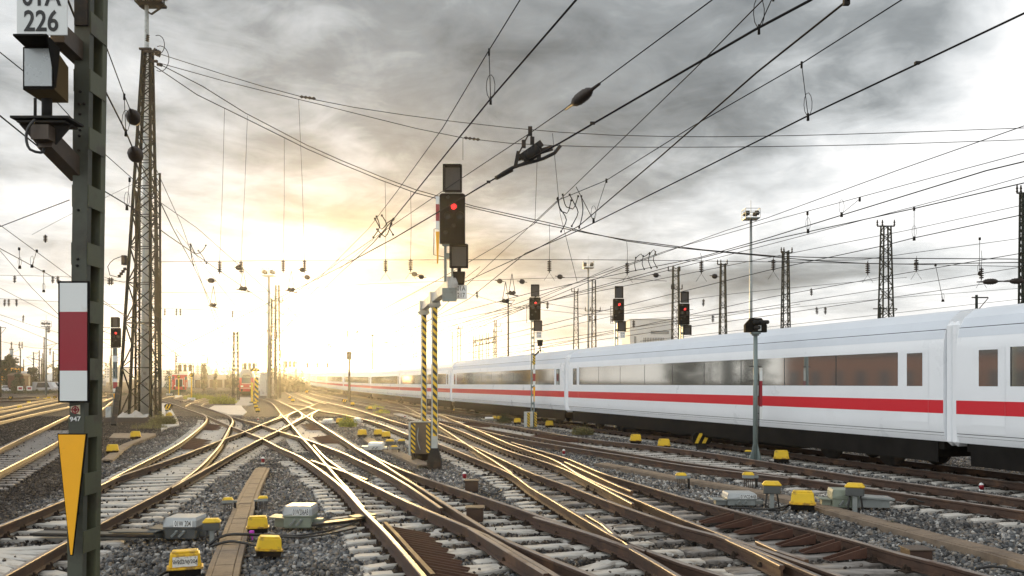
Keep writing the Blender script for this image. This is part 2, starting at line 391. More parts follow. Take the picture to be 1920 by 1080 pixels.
# ================================================================ ground
def ground_sheet(name, m, xs, ys, z):
    b = MB()
    for i in range(len(xs) - 1):
        for j in range(len(ys) - 1):
            b.quad(*[(x, y, z + zt(y)) for x, y in ((xs[i], ys[j]), (xs[i + 1], ys[j]), (xs[i + 1], ys[j + 1]), (xs[i], ys[j + 1]))])
    return tag(b.build(name, m), kind='structure')
ground_sheet('ground', M['ballast'], [-440, 440], [-110, 110, 750], -.085)
def flat_poly(name, pix, m, z, label=None):
    b = MB(); p = [G(x, y, z) for x, y in pix]; b.prism([q - Vector((0, 0, .12)) for q in p], (0, 0, .12))
    return tag(b.build(name, m), label, kind='structure')
flat_poly('paved_path', [(318, 800), (328, 766), (318, 752), (306, 752), (303, 800), (288, 816), (322, 808), (340, 800), (331, 790)][:1] +
          [(336, 797), (333, 786), (322, 768), (314, 756), (303, 756), (304, 786), (302, 806)], M['slab'], .03)
flat_poly('paved_walkway', [(213, 812), (292, 812), (278, 821), (204, 821)], M['trough'], .02)
flat_poly('concrete_apron', [(392, 765), (402, 760), (420, 760), (452, 760), (456, 765), (463, 772), (455, 778), (430, 777), (410, 771)], M['slab'], .01)
flat_poly('yard_crossing', [(441, 760), (443, 745), (475, 745), (474, 758), (466, 760)], M['conc'], .015)
# pale boards and slabs between the rails of the crossover
for pix in ([(368, 836), (384, 808), (394, 790), (422, 794), (430, 800), (418, 820), (410, 828), (380, 840), (352, 852), (338, 850)],
            [(545, 812), (566, 800), (590, 800), (612, 815), (640, 836), (612, 836), (586, 832), (570, 825)]):
    flat_poly('dust_covered_slab', pix, M['slab'], -.02)
# ================================================================ tracks
RT = .187                                              # rail top above sleeper top
RPROF = [(-.07, .012), (.07, .012), (.07, .024), (.013, .042), (.013, .128), (.036, .142), (.036, .176), (.028, .187), (-.028, .187), (-.036, .176), (-.036, .142), (-.013, .128), (-.013, .042), (-.07, .024)]
RMID = [0] * 14; RMID[6] = RMID[7] = RMID[8] = 1
rail_no = [0]
def rail_path(pix):
    return spline([G(x, y, RT) - Vector((0, 0, RT)) for x, y in pix], .7)
def rail(parent, pts, top='railtop', name='rail', label=None):
    rail_no[0] += 1; dz_ = (rail_no[0] % 9) * .0013
    b = MB(); b.sweep([p + Vector((0, 0, dz_)) for p in pts], RPROF, RMID)
    return b.build(name, [M['rust'], M[top]], parent, label=label)
BEDS = {}; SLEEPERS = []                                          # footprints, for the stones
def sleeper_mesh(nm, m, seed):
    rr = random.Random(seed); b = MB()
    b.box((0, 0, -.09), (1, .24, .18), bev=.018)
    b2 = MB(); b2.v = [(x + rr.uniform(-.004, .004), y + rr.uniform(-.004, .004), z) for x, y, z in b.v]; b2.f, b2.mi, b2.sm = b.f, b.mi, b.sm
    me = bpy.data.meshes.new(nm); me.from_pydata(b2.v, [], b2.f); me.materials.append(m); return me
SM = {k: [sleeper_mesh('sleeper', M[k], s) for s in range(3)] for k in ('sleeper', 'sleeper_dark')}
def seg_dist_param(path):
    s = [0.0]
    for i in range(len(path) - 1): s.append(s[-1] + (path[i + 1] - path[i]).length)
    return s
def at_len(path, s, d):
    for i in range(len(path) - 1):
        if s[i + 1] >= d:
            t = (d - s[i]) / max(1e-6, s[i + 1] - s[i]); p = path[i].lerp(path[i + 1], t); return p, (path[i + 1] - path[i]).normalized()
    return path[-1].copy(), (path[-1] - path[-2]).normalized()
trk_no = [0]
def clip_parts(b, p, t, dz_):
    """base plate with a clip and screw on both sides of the rail"""
    n = Vector((t.y, -t.x, 0)); rot = Matrix((n, t, Vector((0, 0, 1)))).transposed()
    b.box(p + Vector((0, 0, dz_ + .006)), (.37, .16, .014), rot)
    for s in (-1, 1):
        b.box(p + n * s * .100 + Vector((0, 0, dz_ + .038)), (.085, .11, .055), rot, taper=.6)
        b.tube([p + n * s * .125 + Vector((0, 0, dz_ + .03)), p + n * s * .125 + Vector((0, 0, dz_ + .095))], .018, 6)
def sleepers(parent, A, B, kind='sleeper', gap=.62, over=.55, Ymax=70, start=0.0, clips=True, end=1e9, maxp=70, extra=()):
    """sleepers square to rail A reaching over to rail B (paths in the world)"""
    trk_no[0] += 1; dz_ = -.004 * (trk_no[0] % 7)
    s = seg_dist_param(A); L = min(s[-1], end); d = start; cb = MB(); rest = MB(); n = 0; rr = random.Random(trk_no[0]); found = []
    while d < L:
        p, t = at_len(A, s, d); d += gap
        if p.y > Ymax: continue
        q = min(B, key=lambda u: (u - p).length_squared); w = q - p; w.z = 0
        if w.length < .25 or w.length > 3.6: continue
        dirv = w.normalized(); a = p - dirv * over; c = q + dirv * over
        found.append((a, c, p, t, q))
    found.sort(key=lambda f: f[0].y)
    for a, c, p, t, q in found:
        mid = (a + c) / 2; ln = (c - a).length; ang = math.atan2(c.y - a.y, c.x - a.x) + rr.uniform(-.012, .012); z = zt(mid.y) + dz_ + rr.uniform(-.0015, .0015)
        if n < maxp:
            o = bpy.data.objects.new('sleeper', SM[kind][n % 3]); COL.objects.link(o); o.parent = parent
            o.matrix_basis = chain(parent).inverted() @ Matrix.LocRotScale(Vector((mid.x, mid.y, z)), Matrix.Rotation(ang, 3, 'Z').to_quaternion(), Vector((ln, 1, 1)))
        else:
            rest.box((mid.x, mid.y, z - .09), (ln, .24, .18), Matrix.Rotation(ang, 3, 'Z'))
        n += 1; SLEEPERS.append((mid.x, mid.y, ang, ln))
        BEDS.setdefault(trk_no[0], []).append((a, c, p))
        if clips and mid.y < 62:
            clip_parts(cb, p, t, z - dz_ * 0); clip_parts(cb, q, t, z)
    if rest.v: tag(rest.build('distant_sleepers', M[kind], parent), kind='stuff')
    if cb.v: tag(cb.build('rail_clips', M['clip'], parent), kind='stuff')
def offset(path, d):
    out = []
    for i, p in enumerate(path):
        t = path[min(i + 1, len(path) - 1)] - path[max(i - 1, 0)]; t.z = 0; t.normalize(); out.append(p + Vector((t.y, -t.x, 0)) * d)
    return out
def ctr(path): return path[len(path) // 2]
PX = dict(
 R1=[(-60, 1009), (0, 985), (121, 936.6), (183, 909), (222, 889), (300, 850), (335, 831), (376, 799.5), (386.9, 787), (385.6, 780), (375, 775), (350.6, 766.7), (326, 757.6), (303, 750.5)],
 R2=[(-90, 1130), (0, 1083), (125, 1014), (183, 983), (320, 912), (366, 881), (400, 848), (413, 832), (431, 800), (436, 790), (433.5, 783), (424.5, 777.5), (410, 772), (378, 761.5), (352, 754.4), (326, 748)],
 R4=[(183, 911), (222, 893), (243, 886), (322, 860), (413, 825.3), (459, 809), (489, 796.3), (530, 781.5), (545, 775), (558, 769.8), (574, 764.4), (598, 755)],
 R3=[(320, 914), (385, 879), (440, 848.5), (491, 822), (522, 807.5), (545, 795.2), (574, 780.8), (584, 774.6), (598, 768)],
 R5=[(378, 774.5), (387, 779), (432.6, 799), (459, 809.2), (492, 822.5), (522, 838), (560, 855), (586, 871), (640, 912), (684, 959), (728, 1003), (795, 1080), (830, 1120)],
 R6=[(424, 776.5), (432.6, 780.6), (489, 796.5), (522, 808), (570, 822.5), (604, 834.5), (651, 852.6), (670, 862), (724.7, 887.2), (756, 905), (790, 927), (828, 953)],
 S2=[(484, 747), (496, 749.3), (506, 753.2), (514.8, 761), (524, 772.3), (530, 779.6), (545, 794.8), (566.6, 821), (580, 835), (612, 871.5), (632.5, 896), (652, 917), (680, 952)],
 S3=[(497, 746.8), (510, 748), (528, 755), (544, 762), (558, 770), (573.7, 780), (588, 789), (601.5, 797), (645.6, 825), (674, 844), (702, 860), (748, 890), (790, 916), (851, 955), (928, 1002), (960, 1018), (1040, 1051), (1122, 1083), (1210, 1120)],
 P=[(588, 834), (600, 848), (617, 863), (657, 889), (720, 920), (777, 946), (845, 974), (913, 1003), (960, 1030), (1023, 1066), (1085, 1104)],
 Q=[(676, 842), (726, 868), (774, 888), (860, 916.5), (960, 949), (1030, 973), (1094, 995.5), (1180, 1026), (1230, 1054), (1285, 1087), (1340, 1120)],
 U1=[(540, 757), (572, 761), (595, 769), (645, 777.5), (700, 790.5), (772.6, 817), (822, 832), (884, 856), (960, 888), (995, 913), (1037, 937.5), (1111, 981), (1180, 1019), (1280, 1055), (1378, 1085), (1470, 1112)],
 U2=[(541, 730), (572, 742), (605, 752.8), (640, 760.5), (710, 780.5), (745.6, 792), (789.5, 803.5), (847.6, 823), (890, 838), (960, 869.5), (1004, 889), (1072.6, 913), (1130.6, 935.7), (1206, 962.5), (1280, 987), (1342, 1003), (1440, 1040), (1535, 1080), (1600, 1110)],
 V1=[(823, 793), (869, 810), (900, 823), (960, 847), (1043, 873), (1110, 904), (1187, 944.5)],
 V2=[(756, 760), (790, 767), (823, 777), (851, 788), (890, 804), (921.5, 817), (960, 833.5), (1040, 862), (1087, 889), (1136, 912), (1210, 943), (1280, 973), (1317, 987), (1375, 1010), (1456, 1038), (1579, 1080), (1680, 1116)],
 WC=[(960, 829), (1010, 844), (1065, 860), (1136, 889), (1210, 911), (1280, 932), (1358, 952.5), (1435, 972.5), (1516, 992), (1600, 1013), (1688, 1038), (1776, 1059.5), (1857, 1081), (1950, 1107)],
 X1=[(745, 756), (756, 760), (788, 777), (810.6, 791), (833.5, 805.3), (858, 821), (900, 848), (928.5, 865), (962, 887)],
 W1=[(613, 740), (640, 746), (663, 751), (728, 761.6), (786, 770), (822, 775.5), (886, 788), (960, 799), (1018, 809), (1097, 822.5), (1200, 833.5), (1304, 846), (1418, 863), (1510, 878), (1600, 892), (1748, 912), (1920, 936.5), (2060, 957)],
 W2=[(580, 738), (640, 751), (693, 761.6), (745.6, 769.5), (800, 783.5), (886, 799), (960, 812), (1065, 830), (1170, 848), (1280, 866), (1385, 880), (1490, 895), (1600, 911), (1776, 936.5), (1920, 957), (2080, 981)],
 W3=[(886, 802), (960, 820), (1065.5, 838), (1171, 854), (1280, 871.5), (1385, 884.5), (1480, 896)],
 TN=[(581, 726), (598, 731), (640, 739), (700, 748), (822, 766), (960, 783.5), (1110, 802.5), (1280, 823), (1440, 843.5), (1600, 864.5), (1751, 884), (1920, 906), (2100, 929), (2400, 968)],
 L1=[(-120, 898), (0, 841), (127, 780), (184, 755), (212, 745)],
 L2=[(-120, 944), (0, 883), (108, 827), (184, 772), (212, 751)],
 K1=[(-60, 795), (0, 781), (88, 760.5), (127, 753), (200, 741.5)], K2=[(-60, 806), (0, 791), (60, 777), (127, 763), (200, 748)],
 FA=[(543, 714.8), (530, 723), (529, 729), (542, 739.5), (566, 750.5), (587, 758)],
 FC=[(559, 715.8), (553, 724), (580, 737), (640, 751)],
)
PT = {k: rail_path(v) for k, v in PX.items()}
def track(label, rails, group=None):
    p = ctr(PT[rails[0]] if isinstance(rails[0], str) else rails[0])
    t = thing('railway_track', label, 'railway track', (p.x, p.y, zt(p.y)), 0, group)
    for r in rails: rail(t, PT[r] if isinstance(r, str) else r, 'railtop')
    return t
tA = track('track curving from the bottom left corner round the bend beside the tall lattice tower', ['R1', 'R2'])
sleepers(tA, PT['R2'], PT['R1'], Ymax=58, maxp=95)
tB = track('diagonal crossover track rising from the lower left to the upper right through the crossing', ['R4', 'R3'])
sleepers(tB, PT['R3'], PT['R4'], Ymax=58, start=4.5, maxp=60)
tC = track('diagonal crossover track falling from the upper left to the bottom centre of the picture', ['R6', 'R5'])
sleepers(tC, PT['R5'], PT['P'], Ymax=27, maxp=45); sleepers(tC, PT['R5'], PT['R6'], Ymax=60, start=0, maxp=40, end=999) if False else None
tD = track('track sweeping from in front of the red double deck train down to the lower middle', ['S2', 'S3'])
sleepers(tD, PT['S3'], PT['S2'], Ymax=62, maxp=80, end=seg_dist_param(PT['S3'])[-1] * .80)
tE = track('short track of two converging rails in front of the signal with two striped posts', ['P', 'Q'])
sleepers(tE, PT['Q'], PT['S3'], kind='sleeper', Ymax=30, maxp=45)
tF = track('dark oily track running from the striped posts to the bottom right', ['U1', 'V2'])
sleepers(tF, PT['U1'], PT['U2'], kind='sleeper', Ymax=58, maxp=90)
tG = track('dark oily track of the turnout beside the brown cable trough on the right', ['U2', 'WC', 'V1', 'X1'])
sleepers(tG, PT['WC'], PT['U2'], kind='sleeper_dark', Ymax=40, maxp=60)
sleepers(tG, PT['V2'], PT['V1'], kind='sleeper_dark', Ymax=58, maxp=30)
tH = track('rusty track running between the white train and the right hand cable trough', ['W1', 'W2', 'W3'])
sleepers(tH, PT['W2'], PT['W1'], Ymax=70, maxp=95, over=.62)
TN2 = offset(PT['TN'], -1.505) if offset(PT['TN'], -1.505)[40].x > PT['TN'][40].x else offset(PT['TN'], 1.505)
tI = thing('railway_track', 'track under the white high speed train', 'railway track', (PT['TN'][30].x, PT['TN'][30].y, 0))
rail(tI, PT['TN'], 'railtop'); rail(tI, TN2, 'railtop'); sleepers(tI, PT['TN'], TN2, Ymax=60, maxp=70, over=.62)
tJ = track('pair of shiny rails on dark ground at the far left edge behind the signal mast', ['L1', 'L2']); sleepers(tJ, PT['L2'], PT['L1'], kind='sleeper_dark', Ymax=45, clips=False)
tK = track('pair of shiny rails in the left yard beyond the nearest dark track', ['K1', 'K2'])
tL = track('first of two far tracks bending in an S beneath the sun glare', ['FA']); rail(tL, offset(PT['FA'], -1.5))
tM = track('second of two far tracks bending in an S beneath the sun glare', ['FC']); rail(tM, offset(PT['FC'], -1.5))
for lab, pix in (('far left yard track passing in front of the two round stop boards', [(-60, 752.5), (0, 752), (110, 743), (230, 734.5)]),
                 ('left yard track just beyond the yellow box on the far left', [(-60, 775), (0, 765), (100, 748), (200, 737)]),
                 ('most distant left yard track below the brown wagon', [(-60, 747.5), (0, 746.5), (120, 739), (230, 732)]),
                 ('far track leading towards the small red shunting engine', [(304, 746.6), (352, 738), (436, 731.7)]),
                 ('far track passing between the two bright green bushes', [(339, 752.4), (372.6, 744.6), (436, 736)]),
                 ('far track curving just behind the larger bright green bush', [(346.7, 761.5), (362, 755), (393, 750), (436, 739.5)])):
    pa = rail_path(pix); t = thing('railway_track', lab, 'railway track', ctr(pa)); rail(t, pa); rail(t, offset(pa, 1.5))
# curved slip rails of the double slip crossing
for lab, pix in (('curved slip rail at the left of the star shaped crossing', [(527, 776), (524, 781), (517, 784.5), (505, 790), (489, 796.2)]),
                 ('hairpin slip rail at the right of the star shaped crossing', [(562, 772.5), (566, 777), (566.5, 780.5), (562, 785), (548, 792.5)]),
                 ('wide curved slip rail left of the grey point machine', [(598, 768.5), (588, 774), (584.2, 779), (585, 784), (592, 790.5)]),
                 ('inner curved slip rail in the middle of the crossing', [(556, 771), (543, 777), (537.5, 783), (540, 789), (546, 796)])):
    pa = rail_path(pix); t = thing('slip_rail', lab, 'rail', ctr(pa)); rail(t, pa)
# guard rails with their rusty ribs
def guard(label, pix, nrib, ln, ang, side=1, rail_it=True, ribh=.15, gap=None):
    pa = rail_path(pix); p0 = ctr(pa); t = thing('guard_rail', label, 'guard rail', p0)
    if rail_it:
        b = MB(); b.sweep([p + Vector((0, 0, .0)) for p in pa], [(-.03, .03), (.03, .03), (.03, .20), (-.03, .20)]); b.build('check_rail', M['rust'], t)
    s = seg_dist_param(pa); first = None
    for i in range(nrib):
        p, tt = at_len(pa, s, s[-1] * (i + .5) / nrib); d = Vector((math.cos(ang), math.sin(ang), 0))
        tt2 = Vector((-d.y, d.x, 0)); a = p + d * .07 * side; e = p + d * (ln + .07) * side
        b = MB()
        for k in (-1, 1):
            o_ = tt2 * .065 * k
            b.prism([a + o_ + Vector((0, 0, .025)), e + o_ + Vector((0, 0, .025)), e + o_ + Vector((0, 0, .05)), a + o_ + Vector((0, 0, ribh))], tt2 * .016)
        b.add([a - tt2 * .07 + Vector((0, 0, .022)), a + tt2 * .08 + Vector((0, 0, .022)), e + tt2 * .08 + Vector((0, 0, .022)), e - tt2 * .07 + Vector((0, 0, .022))], [(0, 1, 2, 3)])
        b.build('support_bracket', M['rib'], t)
guard('long rusty guard rail with close brown ribs at the bottom centre', [(722, 980), (745, 1004), (770, 1032), (812, 1078)], 9, .62, R(-6), 1)
guard('row of dark triangular rail supports along the rail beside the right hand trough', [(1362, 955), (1440, 975), (1520, 995), (1600, 1015), (1650, 1029)], 7, .62, R(199), 1, False, .17)
guard('brown ribbed guard plate inside the curved rail at the left, nearer one', [(336, 836), (345, 829), (353, 822), (358, 818)], 6, .85, R(-6), 1, False)
guard('brown ribbed guard plate inside the curved rail at the left, farther one', [(377, 801.5), (382, 797.5), (387, 792)], 5, .85, R(-6), 1, False)
guard('brown ribbed guard plate on the sunlit rail left of the two yellow boxes', [(622, 813), (632, 819), (642, 825)], 6, .8, R(186), 1, False)
guard('brown ribbed guard plate on the sunlit rail behind the star of rails', [(589, 791), (598, 797), (606, 802)], 5, .8, R(186), 1, False)
guard('dark ribbed guard plate on the rusty track in front of the train', [(1020, 811), (1050, 816), (1090, 822)], 9, .75, R(200), 1, False)
guard('dark ribbed guard plate farther up the rusty track near the white label box', [(885, 789.5), (900, 792), (922, 795.5)], 8, .75, R(200), 1, False)
# loose wing rails and frogs
for lab, pix in (('rusty wing rail ending in a square cut at the bottom right', [(1340, 1000), (1375, 1016), (1420, 1036.5), (1466, 1060)]),
                 ('short wing rail pointing up in the lower middle right of the yard', [(1101, 965), (1130, 982), (1180, 1021), (1212, 1032)]),
                 ('long wing rail beside the crossing rails in the bottom middle', [(1002, 969), (1060, 986), (1120, 1004), (1171, 1023), (1185, 1028)]),
                 ('wing rail ending in a square cut at the lowest middle edge', [(880, 990), (940, 1026), (985, 1053), (1024, 1076)]),
                 ('wing rail beside the frog in front of the two striped posts', [(583, 863), (598, 868), (613, 873), (650, 886), (688, 899)]),
                 ('check rail with a blunt end beside the right hand frog', [(1420, 1015), (1460, 1033), (1512, 1050)]),
                 ('check rail along the upper dark turnout on the right', [(1060, 866), (1100, 884), (1160, 911), (1185, 921)])):
    pa = rail_path(pix); t = thing('wing_rail', lab, 'rail', ctr(pa)); rail(t, pa)
# ================================================================ ballast stones
def stones():
    rng = np.random.default_rng(3); N = 270000; N2 = 190000
    Y = np.sqrt(rng.uniform(9.6 ** 2, 36 ** 2, N)); keep = rng.uniform(0, 1, N) < np.clip(1.25 - Y / 44, .3, 1)
    Y = np.concatenate([Y[keep], np.sqrt(rng.uniform(36 ** 2, 64 ** 2, N2))]); X = rng.uniform(-.64, .64, len(Y)) * Y
    # raster of sleeper footprints
    res = .04; x0, y0 = -42.0, 9.0; gx, gy = int(84 / res), int(56 / res); grid = np.zeros((gx, gy), bool); bed = np.zeros((gx, gy), bool)
    for (mx, my, an, ln) in SLEEPERS:
        if my > 64: continue
        a = np.arange(-ln / 2 - .01, ln / 2 + .01, res * .7)[:, None]; b = np.arange(-.14, .141, res * .7)[None, :]
        ix = ((mx + a * math.cos(an) - b * math.sin(an) - x0) / res).astype(int).ravel(); iy = ((my + a * math.sin(an) + b * math.cos(an) - y0) / res).astype(int).ravel()
        ok = (ix >= 0) & (ix < gx) & (iy >= 0) & (iy < gy); grid[ix[ok], iy[ok]] = True
        a = np.arange(-ln / 2 + .30, ln / 2 - .30, res * .7)[:, None]; b = np.arange(-.36, .361, res * .7)[None, :]
        ix = ((mx + a * math.cos(an) - b * math.sin(an) - x0) / res).astype(int).ravel(); iy = ((my + a * math.sin(an) + b * math.cos(an) - y0) / res).astype(int).ravel()
        ok = (ix >= 0) & (ix < gx) & (iy >= 0) & (iy < gy); bed[ix[ok], iy[ok]] = True
    ix = np.clip(((X - x0) / res).astype(int), 0, gx - 1); iy = np.clip(((Y - y0) / res).astype(int), 0, gy - 1)
    on = grid[ix, iy]; intr = bed[ix, iy]; bare = np.zeros(len(X), bool)
    for path, w in TROUGH_PATHS:
        for i in range(len(path) - 1):
            a, b = path[i], path[i + 1]; dx_, dy_ = b.x - a.x, b.y - a.y; l2 = dx_ * dx_ + dy_ * dy_
            t = np.clip(((X - a.x) * dx_ + (Y - a.y) * dy_) / l2, 0, 1); bare |= np.hypot(X - a.x - t * dx_, Y - a.y - t * dy_) < w
    keep = ~bare & (~on | (rng.uniform(0, 1, len(X)) < .02)); X, Y, on, intr = X[keep], Y[keep], on[keep], intr[keep]; n = len(X); intr = intr & (rng.uniform(0, 1, n) < .93)
    S = rng.uniform(.016, .036, n) * np.clip(Y / 36, 1, 1.6) * np.where(on, .7, 1); Z = np.where(on, .008, -.085 + rng.uniform(0, .05, n) * (rng.uniform(0, 1, n)))
    cube = np.array([[-1, -1, -1], [1, -1, -1], [1, 1, -1], [-1, 1, -1], [-1, -1, 1], [1, -1, 1], [1, 1, 1], [-1, 1, 1]], float)
    V = cube[None] * rng.uniform(.45, 1.15, (n, 8, 3)); V *= np.stack([rng.uniform(.8, 1.5, n), rng.uniform(.7, 1.2, n), rng.uniform(.5, 1.0, n)], 1)[:, None, :]
    q = rng.normal(size=(n, 4)); q[:, 1:3] *= .45; q /= np.linalg.norm(q, axis=1)[:, None]; w, x, y, z = q.T
    Rm = np.stack([1 - 2 * (y * y + z * z), 2 * (x * y - z * w), 2 * (x * z + y * w), 2 * (x * y + z * w), 1 - 2 * (x * x + z * z), 2 * (y * z - x * w), 2 * (x * z - y * w), 2 * (y * z + x * w), 1 - 2 * (x * x + y * y)], 1).reshape(n, 3, 3)
    V = np.einsum('nij,nkj->nki', Rm, V) * S[:, None, None]; V[:, :, 0] += X[:, None]; V[:, :, 1] += Y[:, None]; V[:, :, 2] += Z[:, None]
    fq = np.array([[3, 2, 1, 0], [4, 5, 6, 7], [0, 1, 5, 4], [1, 2, 6, 5], [2, 3, 7, 6], [3, 0, 4, 7]]); Fa = (fq[None] + (np.arange(n) * 8)[:, None, None]).reshape(-1)
    me = bpy.data.meshes.new('ballast_stones'); me.vertices.add(n * 8); me.vertices.foreach_set('co', V.reshape(-1).astype(np.float32))
    me.loops.add(len(Fa)); me.loops.foreach_set('vertex_index', Fa.astype(np.int32)); nf = n * 6
    me.polygons.add(nf); me.polygons.foreach_set('loop_start', (np.arange(nf) * 4).astype(np.int32)); me.polygons.foreach_set('loop_total', np.full(nf, 4, np.int32))
    me.update(calc_edges=True); me.materials.append(M['stone']); me.materials.append(M['stone_oily']); me.polygons.foreach_set('material_index', np.repeat(intr.astype(np.int32), 6))
    o = bpy.data.objects.new('ballast_stones', me); COL.objects.link(o)
    tag(o, 'grey and brown crushed stone ballast between the tracks', 'ballast', kind='stuff')
# cable troughs: two rows of kerbs with concrete lids between
TROUGH_PATHS = []
def trough(label, pix, w):
    pa = spline([G(x, y, .03) for x, y in pix], .5); t = thing('cable_trough', label, 'cable trough', ctr(pa)); TROUGH_PATHS.append((pa, w / 2 + .02))
    for s in (-1, 1):
        b = MB(); b.sweep(offset(pa, s * (w / 2 - .035)), [(-.035, -.15), (.035, -.15), (.035, .0), (-.035, .0)]); b.build('side_wall', M['trough'], t)
    sl_ = seg_dist_param(pa); d = 0.25; rr = random.Random(2); n = 0; rest = MB()
    while d < sl_[-1]:
        p, tt = at_len(pa, sl_, d); d += .5; nn = Vector((tt.y, -tt.x, 0)); rot = Matrix((nn, Vector((tt.x, tt.y, 0)), Vector((0, 0, 1)))).transposed() @ Matrix.Rotation(rr.uniform(-.012, .012), 3, 'Y')
        b = MB() if n < 70 else rest; b.box(p + Vector((0, 0, -.02 + rr.uniform(-.005, .004))), (w - .155, .488, .06), rot, bev=.006); n += 1
        if b is not rest: b.build('lid', M['trough'], t)
    if rest.v: tag(rest.build('distant_lids', M['trough'], t), kind='stuff')
trough('brown stained cable trough with concrete lids running up the centre foreground', [(408, 1130), (416, 1080), (441, 1000), (470, 920), (492, 878)], .40)
trough('brown stained cable trough crossing the grey ballast on the right', [(2010, 1085), (1920, 1049), (1760, 1007), (1600, 965), (1500, 938), (1400, 917), (1280, 897), (1180, 878), (1125, 868)], .44)
trough('cable trough behind the two striped posts in the sun', [(796, 872), (745, 849), (708, 834), (690, 822)], .45)
for tn, lst in BEDS.items():
    lst.sort(key=lambda f: (f[2].y)); b = MB()
    for (a0, c0, p0), (a1, c1, p1) in zip(lst, lst[1:]):
        if (p1 - p0).length > 1.0: continue
        q = [a0.lerp(c0, .12), a0.lerp(c0, .88), a1.lerp(c1, .88), a1.lerp(c1, .12)]; b.quad(*[Vector((v_.x, v_.y, zt(v_.y) - .078 - .0007 * tn)) for v_ in q])
    if b.v: tag(b.build('track_bed', M['bed']), kind='structure')
trough('narrow cable trough left of the tower base beside the yellow boxes', [(200, 862), (240, 832), (268, 822), (286, 815)], .35)
stones()
# ================================================================ signals
YM = 5.6
def mp(x, y, Y=YM): return P(x, y, Y)
mast = thing('signal_mast', 'tall green steel signal mast in the left foreground with red and white board', 'signal mast', (mp(150, 1080).x, YM, 0))
def leanx(y): return -(y - 540) * .0139                # the mast leans a touch to the right going up
def channel(x0, x1, Y0, fl, name, m, side=1):
    """steel channel: web facing the camera between pixels x0, x1, flanges going back"""
    b = MB(); ys = [-60, 1440]
    for (xa, xb, ya, yb) in ((x0, x1, Y0, Y0 + .008), (x1 - 2.6, x1, Y0 + .008, Y0 + fl), (x0, x0 + 2.6, Y0 + .008, Y0 + fl)):
        vs = []
        for y in (1440, -60):
            for (px_, yy) in ((xa, ya), (xb, ya), (xb, yb), (xa, yb)):
                q = mp(px_ + leanx(y), y); vs.append((q.x, yy, q.z))
        b.add(vs, [(3, 2, 1, 0), (4, 5, 6, 7), (0, 1, 5, 4), (1, 2, 6, 5), (2, 3, 7, 6), (3, 0, 4, 7)])
    return b.build(name, m, mast)
channel(133.5, 161.5, YM, .055, 'front_channel', [M['mast_face']]); 
channel(133.5, 161.5, YM + .235, -.055, 'rear_channel', [M['mast']])
for i in range(13):
    y = 41 + (i - 1) * 108.5
    q = mp(161.5 + leanx(y), y); b = MB(); b.box((q.x + .003, YM + .1175, q.z), (.006, .225, .145)); b.box((q.x - .098 - .004, YM + .1175, q.z), (.006, .225, .145)); b.build('batten_plate', M['mast'], mast)
bolts = MB()
for (x, y) in ((151, 172), (150, 214), (150, 244), (149, 255), (148, 282), (147, 394), (146, 486), (145, 498), (149, 195), (158, 195), (151, 24), (157, 24), (151, 32), (157, 32)):
    q = mp(x, y, YM - .001); bolts.lathe(q, q - Vector((0, .012, 0)), [(0, .009), (1, .007)], 7)
bolts.build('bolt_heads', M['dark'], mast)
def board(name, x0, x1, y0, y1, Y, mats_rows, edge=M['black'], th=.012, lean=True, parent=None):
    """flat sign: dark edge plate with coloured fields [(fraction, material index)]"""
    parent = parent or mast; b = MB(); a = P(x0, y0, Y); c = P(x1, y1, Y); b.box(((a.x + c.x) / 2, Y + th / 2, (a.z + c.z) / 2), (c.x - a.x, th, a.z - c.z)); o = b.build(name, edge, parent)
    ins = .012 * (c.x - a.x) / .2; f = MB(); top = a.z - ins; tot = (a.z - c.z) - 2 * ins
    for fr, mi in mats_rows:
        f.cur = mi; f.box(((a.x + c.x) / 2, Y - .0015, top - fr * tot / 2), (c.x - a.x - 2 * ins, .003, fr * tot)); top -= fr * tot
    f.build(name + '_face', [M['white'], M['red']], parent); return o
board('mast_board', 109, 167, 527, 755, YM - .07, [(.245, 0), (.5, 1), (.255, 0)])
# number plate, cut by the top edge of the picture
pl = MB(); a = P(31, -62, YM - .35); c = P(126, 66, YM - .35); pl.box(((a.x + c.x) / 2, a.y + .004, (a.z + c.z) / 2), (c.x - a.x, .008, a.z - c.z), bev=.003); pl.build('number_plate', M['white'], mast)
z1 = P(78, 41, 5.25).z; z2 = P(78, -7, 5.25).z
for t_, y_ in (('01A', -7), ('226', 41)):
    text_mesh(t_, .180, M['letter'], 'number_text', mast, P(77, y_, YM - .3525), FACE, .80, .0025, world=True)
q = mp(167, 36)
# mast triangle
tri = MB(); A = [P(107.5, 813, YM - .07), P(163, 813, YM - .07), P(136, 1042, YM - .07), P(131.5, 1042, YM - .07)]; tri.prism(A, (0, .012, 0)); tri.build('mast_triangle_plate', M['black'], mast)
tri = MB(); A = [P(109.5, 815, YM - .07), P(160.5, 815, YM - .07), P(135.5, 1040, YM - .07), P(132.5, 1040, YM - .07)]; tri.prism([p - Vector((0, .0035, 0)) for p in A], (0, .0033, 0)); tri.build('mast_triangle', M['amber'], mast)
st = MB()
for y in (560, 730, 835, 960): 
    q = mp(148 + leanx(y), y); st.box((q.x, YM - .03, q.z), (.05, .055, .03))
st.build('board_bracket', M['dark'], mast)
